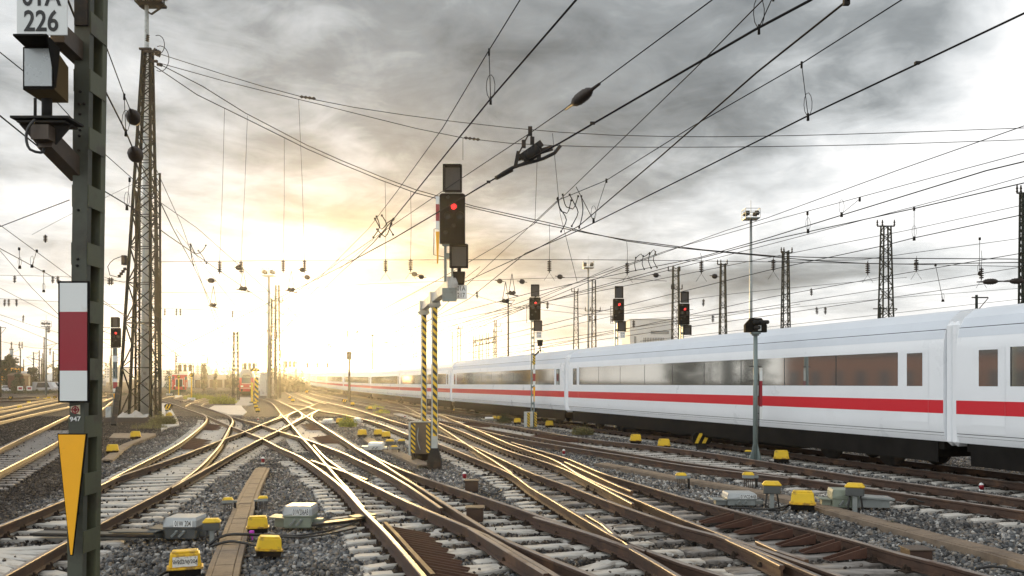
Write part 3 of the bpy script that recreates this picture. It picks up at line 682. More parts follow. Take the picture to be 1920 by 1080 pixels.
# asset tag and painted number
tg = MB(); tg.prism([P(132.5, 762, YM - .004), P(150, 759, YM - .004), P(150, 777, YM - .004), P(140, 775, YM - .004), P(132.5, 772, YM - .004)], (0, .003, 0)); tgo = tg.build('asset_tag', mat('cream_tag', (.62, .55, .38), .6, var=.08), mast)
rg = MB(); cc = P(141, 768.5, YM - .006); rr_ = .0215
for k in range(16):
    a0, a1 = k * math.pi / 8, (k + 1) * math.pi / 8
    rg.bar(cc + Vector((math.cos(a0) * rr_, 0, math.sin(a0) * rr_)), cc + Vector((math.cos(a1) * rr_, 0, math.sin(a1) * rr_)), .007, .002, up=(0, 1, 0))
for dx_, dz__ in ((1, 0), (0, 1)): rg.bar(cc - Vector((dx_ * .028, 0, dz__ * .028)), cc + Vector((dx_ * .028, 0, dz__ * .028)), .005, .002, up=(0, 1, 0))
for k in range(8):
    a0, a1 = k * math.pi / 4, (k + 1) * math.pi / 4
    rg.bar(cc + Vector((math.cos(a0) * .010, 0, math.sin(a0) * .010)), cc + Vector((math.cos(a1) * .010, 0, math.sin(a1) * .010)), .006, .002, up=(0, 1, 0))
rg.build('tag_emblem', M['red'], tgo)
text_mesh('947', .042, M['letterw'], 'painted_number', mast, P(141, 786, YM - .003), FACE @ Matrix.Rotation(R(3), 3, 'Z'), 1.15, .0005, world=True)
# lamp housing with hood on its brackets
lamp = MB(); Yl = YM - .33
fr0, fr1 = P(43, 88, Yl), P(103, 166, Yl); bk0, bk1 = P(70, 98, Yl + .30), P(127.5, 192, Yl + .30)
X0, X1, Z1, Z0 = fr0.x, P(102, 0, Yl).x, fr0.z, P(0, 168, Yl).z
lamp.add([(X0, Yl, Z0), (X1, Yl, Z0), (X1, Yl, Z1), (X0, Yl, Z1), (X0 - .06, Yl + .34, Z0 + .03), (X1 - .09, Yl + .34, Z0 + .03), (X1 - .09, Yl + .34, Z1 + .0), (X0 - .06, Yl + .34, Z1)],
         [(0, 1, 2, 3), (5, 4, 7, 6), (1, 5, 6, 2), (4, 0, 3, 7), (4, 5, 1, 0), (3, 2, 6, 7)])
lmo = lamp.build('lamp_housing', M['black'], mast)
fc = MB(); fc.box(((X0 + X1) / 2 + .0, Yl - .004, (Z0 + Z1) / 2 + .004), (X1 - X0 - .024, .006, Z1 - Z0 - .03), bev=.002); fc.build('display_face', M['matrix'], lmo)
hd = MB(); hd.prism([(X0 + .02, Yl - .14, Z1 + .012), (X1 + .028, Yl - .14, Z1 + .012), (X1 + .004, Yl + .05, Z1 + .004), (X0 - .0, Yl + .05, Z1 + .004)], (0, 0, .012))
hd.prism([(X1 + .028, Yl - .14, Z1 + .012), (X1 + .004, Yl + .05, Z1 + .004), (X1 + .004, Yl + .0, Z0 + .01)], (.006, 0, 0)); hd.build('lamp_hood', M['black'], lmo)
sup = MB(); q0, q1 = P(88, 186, Yl + .12), P(88, 224, Yl + .12); sup.tube([q0, q1], .031, 10); q0, q1 = P(66, 184, Yl + .05), P(66, 218, Yl + .05); sup.tube([q0, q1], .009, 6); sup.build('lamp_stem', M['dark'], mast)
fl = MB(); z_ = P(0, 226, Yl + .1).z; fl.box((P(86, 0, Yl + .1).x, Yl + .12, z_), (.36, .2, .014)); fl.box((P(86, 0, Yl + .1).x, Yl + .12, z_ - .022), (.30, .16, .012))
for s_ in (-1, 1): fl.prism([(P(86, 0, Yl + .1).x + s_ * .05, Yl + .1, z_ - .02), (P(86, 0, Yl + .1).x + s_ * .17, Yl + .1, z_ - .02), (P(86, 0, Yl + .1).x + s_ * .05, Yl + .1, z_ - .16)], (0, .012, 0))
fl.build('lamp_flange', M['dark'], mast)
ar = MB(); e0, e1 = P(88, 262, Yl + .1), P(150, 326, YM + .08); ar.bar(e0, e1, .10, .115); ar.box(P(84, 252, Yl + .08), (.11, .12, .09)); ar.build('lower_bracket', M['rustarm'], mast)
ar = MB(); ar.bar(P(108, 62, Yl + .1), P(156, 108, YM + .09), .09, .12); ar.build('upper_bracket', M['rustarm'], mast)
cb_ = MB(); cb_.tube(spline([P(66, 224, Yl), P(54, 238, Yl - .02), (P(49, 258, Yl - .02)), P(56, 280, Yl - .02), P(76, 286, Yl), P(84, 276, Yl + .1)], .02), .0085, 7); cb_.build('cable', M['cable'], mast)
cl = MB(); cl.box(mp(154, 22) + Vector((0, -.01, 0)), (.085, .02, .19)); cl.build('clamp_plate', M['dark'], mast)
# ---- the signal heads on the tracks
def signal_head(root, z0, x0=0.0, y0=0.0, low=True, plate=None, side_boards=False, frame=True):
    """black signal screen with bottom edge at z0: local coordinates, facing -Y"""
    b = MB(); w, h = .63, 1.25
    b.prism([(x0 - w / 2, y0, z0), (x0 + w / 2, y0, z0), (x0 + w / 2, y0, z0 + h - .03), (x0 + w / 2 - .05, y0, z0 + h), (x0 - w / 2 + .05, y0, z0 + h), (x0 - w / 2, y0, z0 + h - .03)], (0, .13, 0)); sb = b.build('signal_screen', M['black'], root, world=False)
    def hood(px_, pz, r, depth, big):
        b = MB(); n = 9; vs = []
        for k in range(n):
            a = math.pi * (-.12 + 1.24 * k / (n - 1)); vs.append((px_ + r * math.cos(a), y0 - .001, pz + r * math.sin(a)))
        for k in range(n):
            a = math.pi * (-.12 + 1.24 * k / (n - 1)); q = .45 + .55 * math.sin(max(0, a)) ; vs.append((px_ + .03 * depth * 4 + r * .95 * math.cos(a), y0 - depth * max(.2, q), pz + r * .9 * math.sin(a) - depth * .12))
        b.add(vs, [(k, k + 1, n + k + 1, n + k) for k in range(n - 1)]); b.add([(v_[0] * .999 + px_ * .001, v_[1], v_[2] + .006) for v_ in vs], [(n + k, n + k + 1, k + 1, k) for k in range(n - 1)])
        b.build('lamp_hood', M['dark'], sb, world=False)
        l = MB(); l.lathe((px_, y0 + .001, pz), (px_, y0 - .012, pz), [(0, r * .86), (.6, r * .84), (1, r * .6)], 16); return l
    hood(x0 - .11, z0 + 1.14, .045, .12, 0).build('lens', M['glassy'], sb, world=False)
    l = hood(x0 + .03, z0 + .92, .085, .20, 1); l.build('red_lamp', M['lampred'], sb, world=False)
    hood(x0 - .12, z0 + .68, .10, .26, 1).build('lens', M['glassy'], sb, world=False)
    hood(x0 + .18, z0 + .68, .10, .26, 1).build('lens', M['glassy'], sb, world=False)
    hood(x0 + .03, z0 + .44, .055, .12, 0).build('lens', M['glassy'], sb, world=False)
    hood(x0 - .17, z0 + .27, .055, .13, 0).build('lens', M['glassy'], sb, world=False)
    def ind(nm, cx_, zb, w2, h2):
        b = MB(); b.box((cx_, y0 + .08, zb + h2 / 2), (w2 - .06, .2, h2 - .04)); i_ = b.build(nm, M['black'], root, world=False)
        b = MB(); t_ = .028
        for s_ in (-1, 1): b.box((cx_ + s_ * (w2 / 2 - t_ / 2), y0 - .09, zb + h2 / 2 + (.0 if s_ < 0 else -.01)), (t_, .17, h2))
        b.box((cx_, y0 - .09, zb + h2 - t_ / 2 + .002), (w2 - 2 * t_, .17, t_)); b.box((cx_, y0 - .03, zb + t_ / 2), (w2 - 2 * t_, .06, t_)); b.build('hood', M['black'], i_, world=False)
        b = MB(); b.box((cx_, y0 - .023, zb + h2 / 2), (w2 - .10, .004, h2 - .10)); b.build('display', mat('dark_display', (.035, .032, .030), .5, var=.3, scale=40) if 'dd' not in M else M['dd'], i_, world=False)
    ind('top_indicator', x0 + .01, z0 + h + .03, .47, .66)
    if low: ind('lower_indicator', x0 + .17, z0 - .62, .46, .58)
    if frame:
        b = MB(); b.tube([(x0 - w / 2, y0 + .1, z0 + .82), (x0 - w / 2 - .14, y0 + .1, z0 + .82), (x0 - w / 2 - .14, y0 + .1, z0 - .16), (x0 - .15, y0 + .12, z0 - .16)], .016, 6); b.tube([(x0 - w / 2 - .06, y0 + .1, z0 + .82), (x0 - w / 2 - .06, y0 + .1, z0 + .02)], .010, 5); b.build('cable_frame', M['dark'], root, world=False)
    b = MB(); b.bar((x0 - .26, y0 + .1, z0 - .03), (x0 + .26, y0 + .1, z0 - .03), .05); b.build('screen_bracket', M['post'], root, world=False)
    if plate:
        b = MB(); px_, pz = x0 + .22, z0 - .82 if plate[1] == 0 else z0 + plate[1]; b.box((px_, y0 - .03, pz), (.30, .008, .36), bev=.003); po = b.build('number_plate', M['white'], root, world=False)
        top, bot = plate[0].split()
        for t_, dz__ in ((top, .085), (bot, -.085)): text_mesh(t_, .165, M['letter'], 'number_text', po, Vector((px_, y0 - .0355, pz + dz__)), FACE, .78, .001)
M['dd'] = mat('dark_display', (.035, .032, .030), .5, var=.3, scale=40)
def lattice_mast_small(root, z0, z1, w=.20, d=.20, m='post', x0=0.0, y0=.22):
    b = MB()
    for s_ in (-1, 1): b.box((x0 + s_ * (w / 2 - .03), y0, (z0 + z1) / 2), (.06, d, z1 - z0))
    n = int((z1 - z0) / .45)
    for i in range(n + 1): b.box((x0, y0, z0 + .06 + (z1 - z0 - .12) * i / max(1, n)), (w - .12, d - .02, .12))
    return b.build('mast', M[m], root, world=False)
def mast_boards(root, x, y, ztop, s=1.0, stripe=True):
    b = MB(); w = .17 * s; z = ztop
    for fr, mi in ((.22, 0), (.42, 1), (.22, 0)): b.cur = mi; b.box((x, y, z - fr / 2), (w, .014, fr)); z -= fr
    b.build('mast_board', [M['white'], M['red']], root, world=False)
    b = MB(); b.prism([(x - w / 2, y - .007, z - .10), (x + w / 2, y - .007, z - .10), (x + .012, y - .007, z - .92), (x - .012, y - .007, z - .92)], (0, .012, 0)); b.build('mast_triangle', M['amber'], root, world=False)
# signal on the cantilever over the two striped posts
ps1 = Vector((-2.86, 27.7, 0)); ps2 = Vector((-2.27, 25.0, 0)); zb = 4.86
bd = (ps2 - ps1).normalized(); hp = ps2 + bd * 3.65
sg = thing('cantilever_signal', 'red signal hung from a steel arm on two tall striped posts', 'signal', ps2)
for p in (ps1, ps2):
    b = MB(); b.box((p.x, p.y, 2.6), (.175, .175, 4.2)); b.build('post', M['palepole'], sg)
    b = MB(); b.box((p.x + .022, p.y - .090, 2.80), (.125, .006, 3.8)); b.build('warning_stripes', M['stripe'], sg)
    b = MB(); b.box((p.x, p.y, 4.74), (.38, .36, .05)); b.box((p.x, p.y, 4.69), (.28, .26, .05)); b.build('head_plate', M['palepole'], sg)
fo = MB(); fo.box((ps2.x, ps2.y, -.03), (.40, .40, .4)); fo.add([(ps2.x + sx * .20, ps2.y + sy * .20, .17) for sx, sy in ((-1, -1), (1, -1), (1, 1), (-1, 1))] + [(ps2.x + sx * .11, ps2.y + sy * .11, .55) for sx, sy in ((-1, -1), (1, -1), (1, 1), (-1, 1))],
      [(0, 1, 5, 4), (1, 2, 6, 5), (2, 3, 7, 6), (3, 0, 4, 7), (4, 5, 6, 7)]); fo.build('foot', M['dark'], sg)
fo = MB(); fo.box((ps1.x, ps1.y, .1), (.5, .5, .5)); fo.build('foot', M['dark'], sg)
b = MB(); b.bar(ps1 - bd * .25 + Vector((0, 0, zb + .08)), hp + bd * .25 + Vector((0, 0, zb + .08)), .19, .25); b.build('arm', M['palepole'], sg)
b = MB()
for p in (ps1, ps2, hp): b.bar(p - bd * .17 + Vector((0, 0, zb + .08)), p + bd * .17 + Vector((0, 0, zb + .08)), .30, .34)
b.build('arm_collar', M['palepole'], sg)
o_ = hp - ps2
lattice_mast_small(sg, zb + .15, zb + 1.45, .24, .2, 'post', o_.x - .10, o_.y + .12)
signal_head(sg, zb + 1.08, o_.x, o_.y - .12, True, ('01A 217', -1.22), frame=False)
b = MB(); b.box((o_.x + .17, o_.y - .1, zb + .20), (.24, .24, .32), taper=1.25); b.tube([(o_.x + .17, o_.y - .1, zb + .30), (o_.x + .17, o_.y - .08, zb + .48)], .05, 8); b.build('small_lamp', M['black'], sg, world=False)
b = MB(); b.box((o_.x - .06, o_.y - .26, zb - .22), (.36, .02, .34)); b.build('end_plate', M['post'], sg, world=False)
b = MB(); x_ = o_.x - .37; z_ = zb + 1.08 + 1.18
for fr, mi in ((.2, 0), (.42, 1), (.2, 0)): b.cur = mi; b.box((x_, o_.y - .06, z_ - fr / 2), (.085, .11, fr)); z_ -= fr
b.build('mast_board', [M['white'], M['red']], sg, world=False)
b = MB(); b.prism([(x_ - .045, o_.y - .1, z_ - .06), (x_ + .045, o_.y - .1, z_ - .06), (x_ + .008, o_.y - .1, z_ - .86), (x_ - .015, o_.y - .1, z_ - .86)], (0, .08, 0)); b.build('mast_triangle', M['amber'], sg, world=False)
b = MB(); b.tube([(x_ - .02, o_.y + .05, z_ + .05), (x_ - .10, o_.y + .05, z_ + .03), (x_ - .11, o_.y + .05, z_ - .62), (x_ + .3, o_.y + .08, z_ - .70)], .012, 5); b.build('cable_frame', M['dark'], sg, world=False)
# cabinet between the striped posts
cb0 = thing('signal_cabinet', 'grey cabinet with yellow and black striped edges at the foot of the two striped posts', 'cabinet', (ps1.x, ps1.y - .55, 0))
b = MB(); b.box((ps1.x - .02, ps1.y - .62, .72), (.62, .5, 1.0), bev=.015); b.build('cabinet_body', M['rustarm'], cb0)
b = MB(); b.box((ps1.x - .36, ps1.y - .86, .70), (.055, .06, 1.04)); b.box((ps1.x - .02, ps1.y - .88, 1.235), (.66, .04, .03)); b.build('frame', M['palepole'], cb0)
b = MB(); b.box((ps1.x - .245, ps1.y - .876, .72), (.13, .008, .92)); b.box((ps1.x + .225, ps1.y - .876, .72), (.13, .008, .92)); b.build('warning_stripes', M['stripe_fine'], cb0)
b = MB(); b.tube(spline([(ps1.x - .08, ps1.y - .885, 1.05), (ps1.x - .11, ps1.y - .90, .7), (ps1.x - .02, ps1.y - .89, .35)], .08), .018, 6); b.build('conduit', M['galv'], cb0)
for sx in (-1, 1):
    b = MB(); b.box((ps1.x - .02 + sx * .25, ps1.y - .62, .06), (.07, .4, .34)); b.build('leg', M['dark'], cb0)
# mast signals
def mast_signal(label, x, ybase, Y, ztop, txt, extra=None, low=True, frame=True):
    X = (x - CX) * Y / F; r = thing('mast_signal', label, 'signal', (X, Y, 0)); z0 = ztop - 1.94
    lattice_mast_small(r, -.1, z0, .21, .2, 'post', -.12, .2)
    signal_head(r, z0, 0, 0, low, txt, frame=frame)
    return r, z0
def ztop_at(ytop, Y): return H + (HY - ytop) * Y / F
s2, z0 = mast_signal('red signal on a slim mast close to the white train, left of two others', 1003, 799, 47.2, ztop_at(534, 47.2), ('01A 218', 0))
b = MB(); b.box((.28, -.05, z0 - 1.28), (.26, .24, .34), taper=1.25); b.tube([(.28, -.05, z0 - 1.45), (.28, -.05, z0 - 1.72)], .035, 6); b.box((.28, 0, z0 - 1.72), (.42, .3, .03)); b.bar((.22, 0, z0 - 1.76), (-.05, .15, z0 - 2.0), .07); b.build('small_lamp', M['black'], s2, world=False)
b = MB(); b.box((-.05, .085, z0 - 2.2), (.15, .012, .55)); b.build('warning_stripes', M['stripe_fine'], s2, world=False)
mast_boards(s2, -.04, .08, z0 - 2.75, .75)
b = MB(); b.box((-.12, .2, .1), (.4, .4, .3)); b.build('foot', M['post'], s2, world=False)
c2 = thing('signal_cabinet', 'small cabinet with striped edges at the foot of the slim signal beside the train', 'cabinet', (s2.location.x - .3, 46.95, 0))
b = MB(); b.box((-.06, .05, .46), (.50, .35, .84), bev=.01); b.build('cabinet_body', M['palepole'], c2, world=False)
for sx in (-.22, .5):
    b = MB(); b.box((sx + .16, -.131, .46), (.16, .008, .8)); b.build('warning_stripes', M['stripe_fine'], c2, world=False) if sx < 0 else None
b = MB(); b.box((.33, .05, .46), (.14, .3, .8)); b.build('side_box', M['stripe_fine'], c2, world=False)
s3, z0 = mast_signal('left one of two red signals rising behind the train roof, beside the pale office block', 1160, 0, 48.5, ztop_at(537, 48.5), ('01A 219', 0))
s4, z0 = mast_signal('right one of two red signals rising behind the train roof, by a lattice mast', 1283, 0, 50.5, ztop_at(547, 50.5), None)
s5, z0 = mast_signal('red signal left of the tall lattice tower with an orange triangle low on its mast', 216.5, 790, 55.5, ztop_at(595, 55.5), None, low=False, frame=False)
mast_boards(s5, -.05, .08, z0 - 2.05, 1.6)
b = MB(); b.box((-.05, .08, z0 - .75), (.34, .012, .40)); b.build('number_plate', M['white'], s5, world=False)
b = MB(); b.box((-.45, .1, .45), (.35, .3, .95)); b.build('cabinet_body', M['palepole'], s5, world=False)
# low shunting signal on a round post in front of the train
X = (1416.5 - CX) * 26.6 / F; d1 = thing('shunting_signal', 'low shunting signal with a black six sided head on a round grey post', 'signal', (X, 26.6, 0))
zt_ = H + (HY - 622) * 26.6 / F
b = MB(); b.tube([(0, 0, 0), (0, 0, 2.2), (0, 0, zt_ - .05)], [.085, .075, .065], 12); b.build('post', M['post'], d1, world=False)
b = MB()
for k in range(4):
    a = k * math.pi / 2 + .4; b.prism([(math.cos(a) * .07, math.sin(a) * .07, 0), (math.cos(a) * .26, math.sin(a) * .26, 0), (math.cos(a) * .09, math.sin(a) * .09, .55)], (-math.sin(a) * .02, math.cos(a) * .02, 0))
b.box((0, 0, .015), (.5, .5, .05)); b.build('foot', M['post'], d1, world=False)
b = MB(); hp_ = [(-.34, -.10, zt_ - .02), (.33, -.10, zt_ - .02), (.33, -.10, zt_ + .20), (.16, -.10, zt_ + .42), (-.16, -.10, zt_ + .42), (-.34, -.10, zt_ + .22)]; b.prism(hp_, (0, .2, 0)); h_ = b.build('signal_head', M['black'], d1, world=False)
for (px_, pz, r_) in ((-.06, .29, .07), (.10, .29, .07), (.24, .29, .07), (-.03, .12, .07)):
    b = MB(); b.lathe((px_, -.101, zt_ + pz), (px_ + .05, -.30, zt_ + pz - .01), [(0, r_), (1, r_ * .9)], 10); b.build('lamp_hood', M['dark'], h_, world=False)
b = MB(); b.box((.10, -.106, zt_ + .11), (.10, .008, .17)); b.build('number_plate', M['white'], h_, world=False)
b = MB(); b.lathe((0, 0, zt_ - .12), (0, 0, zt_ - .02), [(0, .11), (.4, .11), (.5, .16), (1, .16)], 10); b.build('collar', M['post'], d1, world=False)
b = MB(); z = H + (HY - 690) * 26.6 / F
for fr, mi in ((.40, 0), (.80, 1), (.40, 0)): b.cur = mi; b.box((.155, -.05, z - fr / 2), (.085, .02, fr)); z -= fr
b.build('mast_board', [M['white'], M['red']], d1, world=False)
b = MB()
for y_ in (687, 714, 743, 775): zz = H + (HY - y_) * 26.6 / F; b.bar((-.20 if y_ < 730 else 0, 0, zz), (.18, -.03, zz), .025)
b.tube([(.10, -.02, H + (HY - 700) * 26.6 / F), (.10, -.02, H + (HY - 800) * 26.6 / F)], .018, 6); b.build('climbing_iron', M['dark'], d1, world=False)
# ================================================================ lattice masts
def lattice(b, c, w0, w1, d0, d1, z0, z1, n, leg, br, shift=(0, 0), faces=4):
    """four legs with zigzag bracing, base size w0 x d0, top size w1 x d1"""
    c = Vector(c)
    def cor(t):
        z = z0 + (z1 - z0) * t; w = w0 + (w1 - w0) * t; d = d0 + (d1 - d0) * t; s = Vector((shift[0] * t, shift[1] * t, 0))
        return [c + s + Vector((sx * w / 2, sy * d / 2, z)) for sx, sy in ((-1, -1), (1, -1), (1, 1), (-1, 1))]
    A, B_ = cor(0), cor(1)
    for i in range(4): b.bar(A[i], B_[i], leg, leg, up=(0, 1, 0))
    # panel heights shrink with the width
    ts = [0.0]; 
    k = (w1 / w0) ** (1 / n) if w0 != w1 else 1.0; hs = [k ** i for i in range(n)]; tot = sum(hs)
    for h in hs: ts.append(ts[-1] + h / tot)
    for i in range(n):
        P0, P1 = cor(ts[i]), cor(ts[i + 1])
        for f in range(faces):
            a, bb = f, (f + 1) % 4
            if (i + f) % 2: a, bb = bb, a
            b.bar(P0[a], P1[bb], br, br * .5)
            if i % 2 == 0: b.bar(P0[a], P0[bb], br * .9, br * .5)
def tower_thing(label, x, y0, Y, ytop, w0p, w1p, n, name='lattice_mast', m='lattice_far', leg=.09, br=.06, group=None, arms=(), z0=None):
    z0 = zt(Y) - .1 if z0 is None else z0; X = (x - CX) * Y / F; r = thing(name, label, 'mast', (X, Y, z0), 0, group); zt_ = H + (HY - ytop) * Y / F
    b = MB(); w0 = w0p * Y / F; w1 = w1p * Y / F; lattice(b, (X, Y, 0), w0, w1, w0, w1, z0, zt_, n, leg, br); b.build('lattice', M[m], r)
    for (dy, l0, l1) in arms:
        b = MB(); z = zt_ - dy * Y / F; b.bar((X + l0 * Y / F, Y, z), (X + l1 * Y / F, Y, z), .14, .10)
        for l in (l0, l1, l0 * .4):
            b.lathe((X + l * Y / F, Y, z), (X + l * Y / F, Y, z + .55), [(0, .04), (.2, .09), (.4, .05), (.6, .09), (.8, .05), (1, .05)], 6)
        b.build('crossarm', M['dark'], r)
    return r
# the big one on the left
Yt = 55.0; Xt = (262 - CX) * Yt / F
tw = thing('lattice_tower', 'tall tapering lattice tower on the left carrying the cross span wires', 'tower', (Xt, Yt, 0))
zt_ = H + (HY - 92) * Yt / F
b = MB(); lattice(b, (Xt, Yt, 0), 2.05, .46, 1.5, .35, .25, zt_, 27, .15, .085, shift=((277 - 262) * Yt / F, 0)); b.build('lattice', M['lattice'], tw)
b = MB(); b.box((Xt, Yt, .05), (3.2, 3.0, .5)); b.build('footing', M['rustarm'], tw)
Xtop = (277 - CX) * Yt / F
b = MB()
for (y, l0, l1) in ((95, -12, 8), (100, -4, 26), (118, 8, 22)): 
    z = H + (HY - y) * Yt / F; b.bar((Xtop + l0 * Yt / F, Yt - .3, z), (Xtop + l1 * Yt / F, Yt - .3, z), .16, .12)
for (x, y, dx_, dy_) in ((288, 92, 22, 12), (290, 100, 18, 8), (294, 120, 18, 4), (276, 78, 2, -22)):
    b.lathe(P(x, y, Yt - .3), P(x + dx_ * .6, y + dy_ * .6, Yt - .3), [(0, .04)] + [(i / 8, .13 if i % 2 else .05) for i in range(1, 8)] + [(1, .04)], 8)
b.build('top_insulators', M['dark'], tw)
b = MB()
for (cx_, cy_, rr_) in ((300, 110, 24), (296, 84, 18)):
    b.tube([P(cx_ + math.cos(a) * rr_ * .7, cy_ + math.sin(a) * rr_, Yt - .3) for a in [i * .35 - 1.9 for i in range(12)]], .025, 5)
b.build('jumper_cable', M['wire'], tw)
b = MB(); b.box(P(233, 488, Yt - 1) , (.25, .3, .6)); b.tube(spline([P(232, 480, Yt - 1), P(214, 486, Yt - 1), P(202, 500, Yt - 1), P(206, 516, Yt - 1), P(222, 520, Yt - 1)], .3), .025, 5); b.lathe(P(222, 520, Yt - 1), P(236, 502, Yt - 1), [(0, .04)] + [(i / 8, .14 if i % 2 else .05) for i in range(1, 8)] + [(1, .04)], 8); b.build('side_bracket', M['dark'], tw)
t2 = tower_thing('straight slim lattice mast just behind the right edge of the tall tower', 285, 790, 60, 322, 23, 21, 44, m='lattice', leg=.12, br=.06)
tower_thing('third lattice mast seen through the bracing of the tall tower', 266, 790, 58, 360, 17, 15, 40, m='lattice', leg=.11, br=.05)
# floodlight masts
def floodmast(label, x, Y, ytop, r0=.25, r1=.12, pw=1.5, group=None, mname='galv', ladder=False):
    X = (x - CX) * Y / F; z0 = zt(Y) - .1; zt_ = H + (HY - ytop) * Y / F; r = thing('floodlight_mast', label, 'floodlight mast', (X, Y, z0), 0, group)
    b = MB(); b.tube([(X, Y, z0), (X, Y, (z0 + zt_) / 2), (X, Y, zt_ - 1.0)], [r0, (r0 + r1) / 2, r1], 10); b.build('pole', M[mname], r)
    b = MB(); z = zt_ - 1.0; h = pw / 2
    b.box((X, Y, z), (pw, pw, .12))
    for (a, c) in (((-1, -1), (1, -1)), ((1, -1), (1, 1)), ((1, 1), (-1, 1)), ((-1, 1), (-1, -1))):
        for zz in (.55, 1.0): b.bar((X + a[0] * h, Y + a[1] * h, z + zz), (X + c[0] * h, Y + c[1] * h, z + zz), .05)
        b.bar((X + a[0] * h, Y + a[1] * h, z), (X + a[0] * h, Y + a[1] * h, z + 1.0), .05)
    b.bar((X, Y, z), (X, Y, z + 2.0), .04); b.build('platform', M['galv'], r)
    for (sx, sy) in ((-.6, -.5), (.6, -.5), (-.6, .5), (.6, .5)):
        b = MB(); b.box((X + sx * h * 1.1, Y + sy * h - .1, z + .55), (.55 * pw / 2.0, .3, .5 * pw / 2), Matrix.Rotation(R(25 * (-1 if sy < 0 else 1)), 3, 'X')); b.build('floodlight', M['dark'], r)
    return r
fm = floodmast('very tall pale floodlight mast standing inside the big lattice tower on the left', 275, 57.5, -40, .40, .12, 2.0, mname='palepole')
b = MB(); zf = H + (HY - 10) * 57.5 / F; Xf = (284 - CX) * 57.5 / F
for k in range(6):
    b.bar((Xf - .85, 56.9 + k * .2, zf), (Xf + .85, 56.9 + k * .2, zf), .09); b.bar((Xf - 0.85 + k * .34, 56.9, zf + .05), (Xf - 0.85 + k * .34, 57.9, zf + .05), .09)
for k in range(5): b.bar((Xf - .85 + k * .42, 56.9, zf), (Xf - .85 + k * .42, 56.9, zf + 1.0), .07); b.bar((Xf + (.85 if k % 2 else -.85), 56.9 + k * .2, zf), (Xf + (.85 if k % 2 else -.85), 56.9 + k * .2, zf + 1.0), .07)
for z_ in (.3, .6, 1.0): b.bar((Xf - .85, 56.9, zf + z_), (Xf + .85, 56.9, zf + z_), .07)
for sx in (-.6, .1, .6): b.box((Xf + sx, 56.7, zf + .35), (.5, .4, .55))
b.bar((Xf - .8, 57.5, zf - .05), (Xf, 57.5, zf - .6), .1); b.bar((Xf + .8, 57.5, zf - .05), (Xf, 57.5, zf - .6), .1)
b.build('platform_underside', M['dark'], fm)
floodmast('floodlight mast with a thin pole rising above the low shunting signal', 1408, 92, 393, .20, .13, 1.55)
floodmast('floodlight mast standing left of the first signal behind the train', 1103, 140, 491, .22, .14, 1.7)
floodmast('floodlight mast in the sun glare left of centre', 504, 128, 505, .30, .16, 1.7, mname='post')
floodmast('floodlight mast between the signal mast and the brown wagon in the left distance', 86.5, 150, 602, .18, .12, 1.2, mname='post')
for i, (lab, x, Y, yt_, w0, w1, n, arms) in enumerate([
        ('large lattice mast with a crossarm rising near the right end of the train', 1661, 74, 424, 27, 13, 22, [(0, -16, 16)]),
        ('lattice mast to the right of the thin floodlight mast, above the train', 1473, 86, 470, 17, 9, 22, [(4, -8, 12)]),
        ('lattice mast between the thin floodlight mast and the right hand red signal', 1355.5, 96, 494, 15, 8, 22, [(2, -10, 8)]),
        ('lattice mast directly behind the right hand red signal', 1267, 101, 500, 16, 10, 22, [(8, -14, 8), (42, -8, 12)]),
        ('lattice mast cut by the right edge of the picture', 1919, 60, 362, 14, 8, 26, [(0, -12, 10)]),
        ('small tapering lattice mast left of the floodlight mast over the train', 1080, 125, 545, 12, 6, 18, [(2, -8, 4)]),
        ('narrow lattice mast just right of the floodlight mast over the train', 1113.5, 118, 525, 9, 6, 20, [(58, -16, 12)]),
        ('lattice mast in the glare beside the left floodlight mast', 520, 132, 534, 10, 6, 26, [(30, -12, 10)]),
        ('second lattice mast in the glare close to the left floodlight mast', 513, 126, 560, 9, 7, 24, []),
        ('isolated lattice mast standing in front of the red double deck train', 442, 119, 622, 10, 7, 16, []),
        ('faint lattice mast in the distance left of the gantry', 861, 165, 616, 7, 5, 14, [(0, -2, 6)]),
        ('faint lattice mast at the right end of the gantry', 929, 150, 600, 5, 4, 14, [(12, 0, 9), (22, -4, 12)]),
        ('faint lattice mast in the bright haze behind the train', 778, 210, 640, 6, 4, 12, [(3, -10, 10)])]):
    tower_thing(lab, x, 0, Y, yt_, w0, w1, n, leg=.11, br=.07, arms=arms)
# plain far poles
for lab, x, Y, yt_ in (('thin far pole with a crossarm left of the gantry', 848, 190, 622), ('thin dark pole with arms left of the slim train side signal', 953, 120, 560), ('thin pole with a platform in the far centre', 655, 105, 660),
                       ('pale concrete pole with a bracket arm in the left distance', 63, 190, 660), ('slim pole right of the low shunting signal above the train', 1650, 80, 575), ('short pole with a flat top far right above the train roof', 1831, 66, 553),
                       ('thin pole between the signal mast and the tower', 190, 160, 612), ('thin pole behind the red shunting engine', 329, 215, 660), ('thin pole left of the poplar tree', 378, 230, 680), ('slim pole at the left picture edge', 1, 140, 612)):
    X = (x - CX) * Y / F; z0 = zt(Y) - .1; z1 = H + (HY - yt_) * Y / F; r = thing('line_pole', lab, 'pole', (X, Y, z0))
    b = MB(); b.tube([(X, Y, z0), (X, Y, z1)], [.16, .10], 8); b.build('pole', M['lattice_far'], r)
    b = MB(); k = .9 if x % 2 else 1.6; b.bar((X - k * .4, Y, z1 - .2), (X + k, Y, z1 - .2), .09); b.bar((X, Y, z1 - 1.3), (X + k, Y, z1 - .25), .05); b.build('arm', M['dark'], r)
pe = [o for o in bpy.data.objects if o.get('label') == 'thin pole with a platform in the far centre'][0]
b = MB(); b.box((pe.location.x, 104.8, H + (HY - 667) * 105 / F), (.62, .12, 1.0)); b.build('back_board', M['dark'], pe)
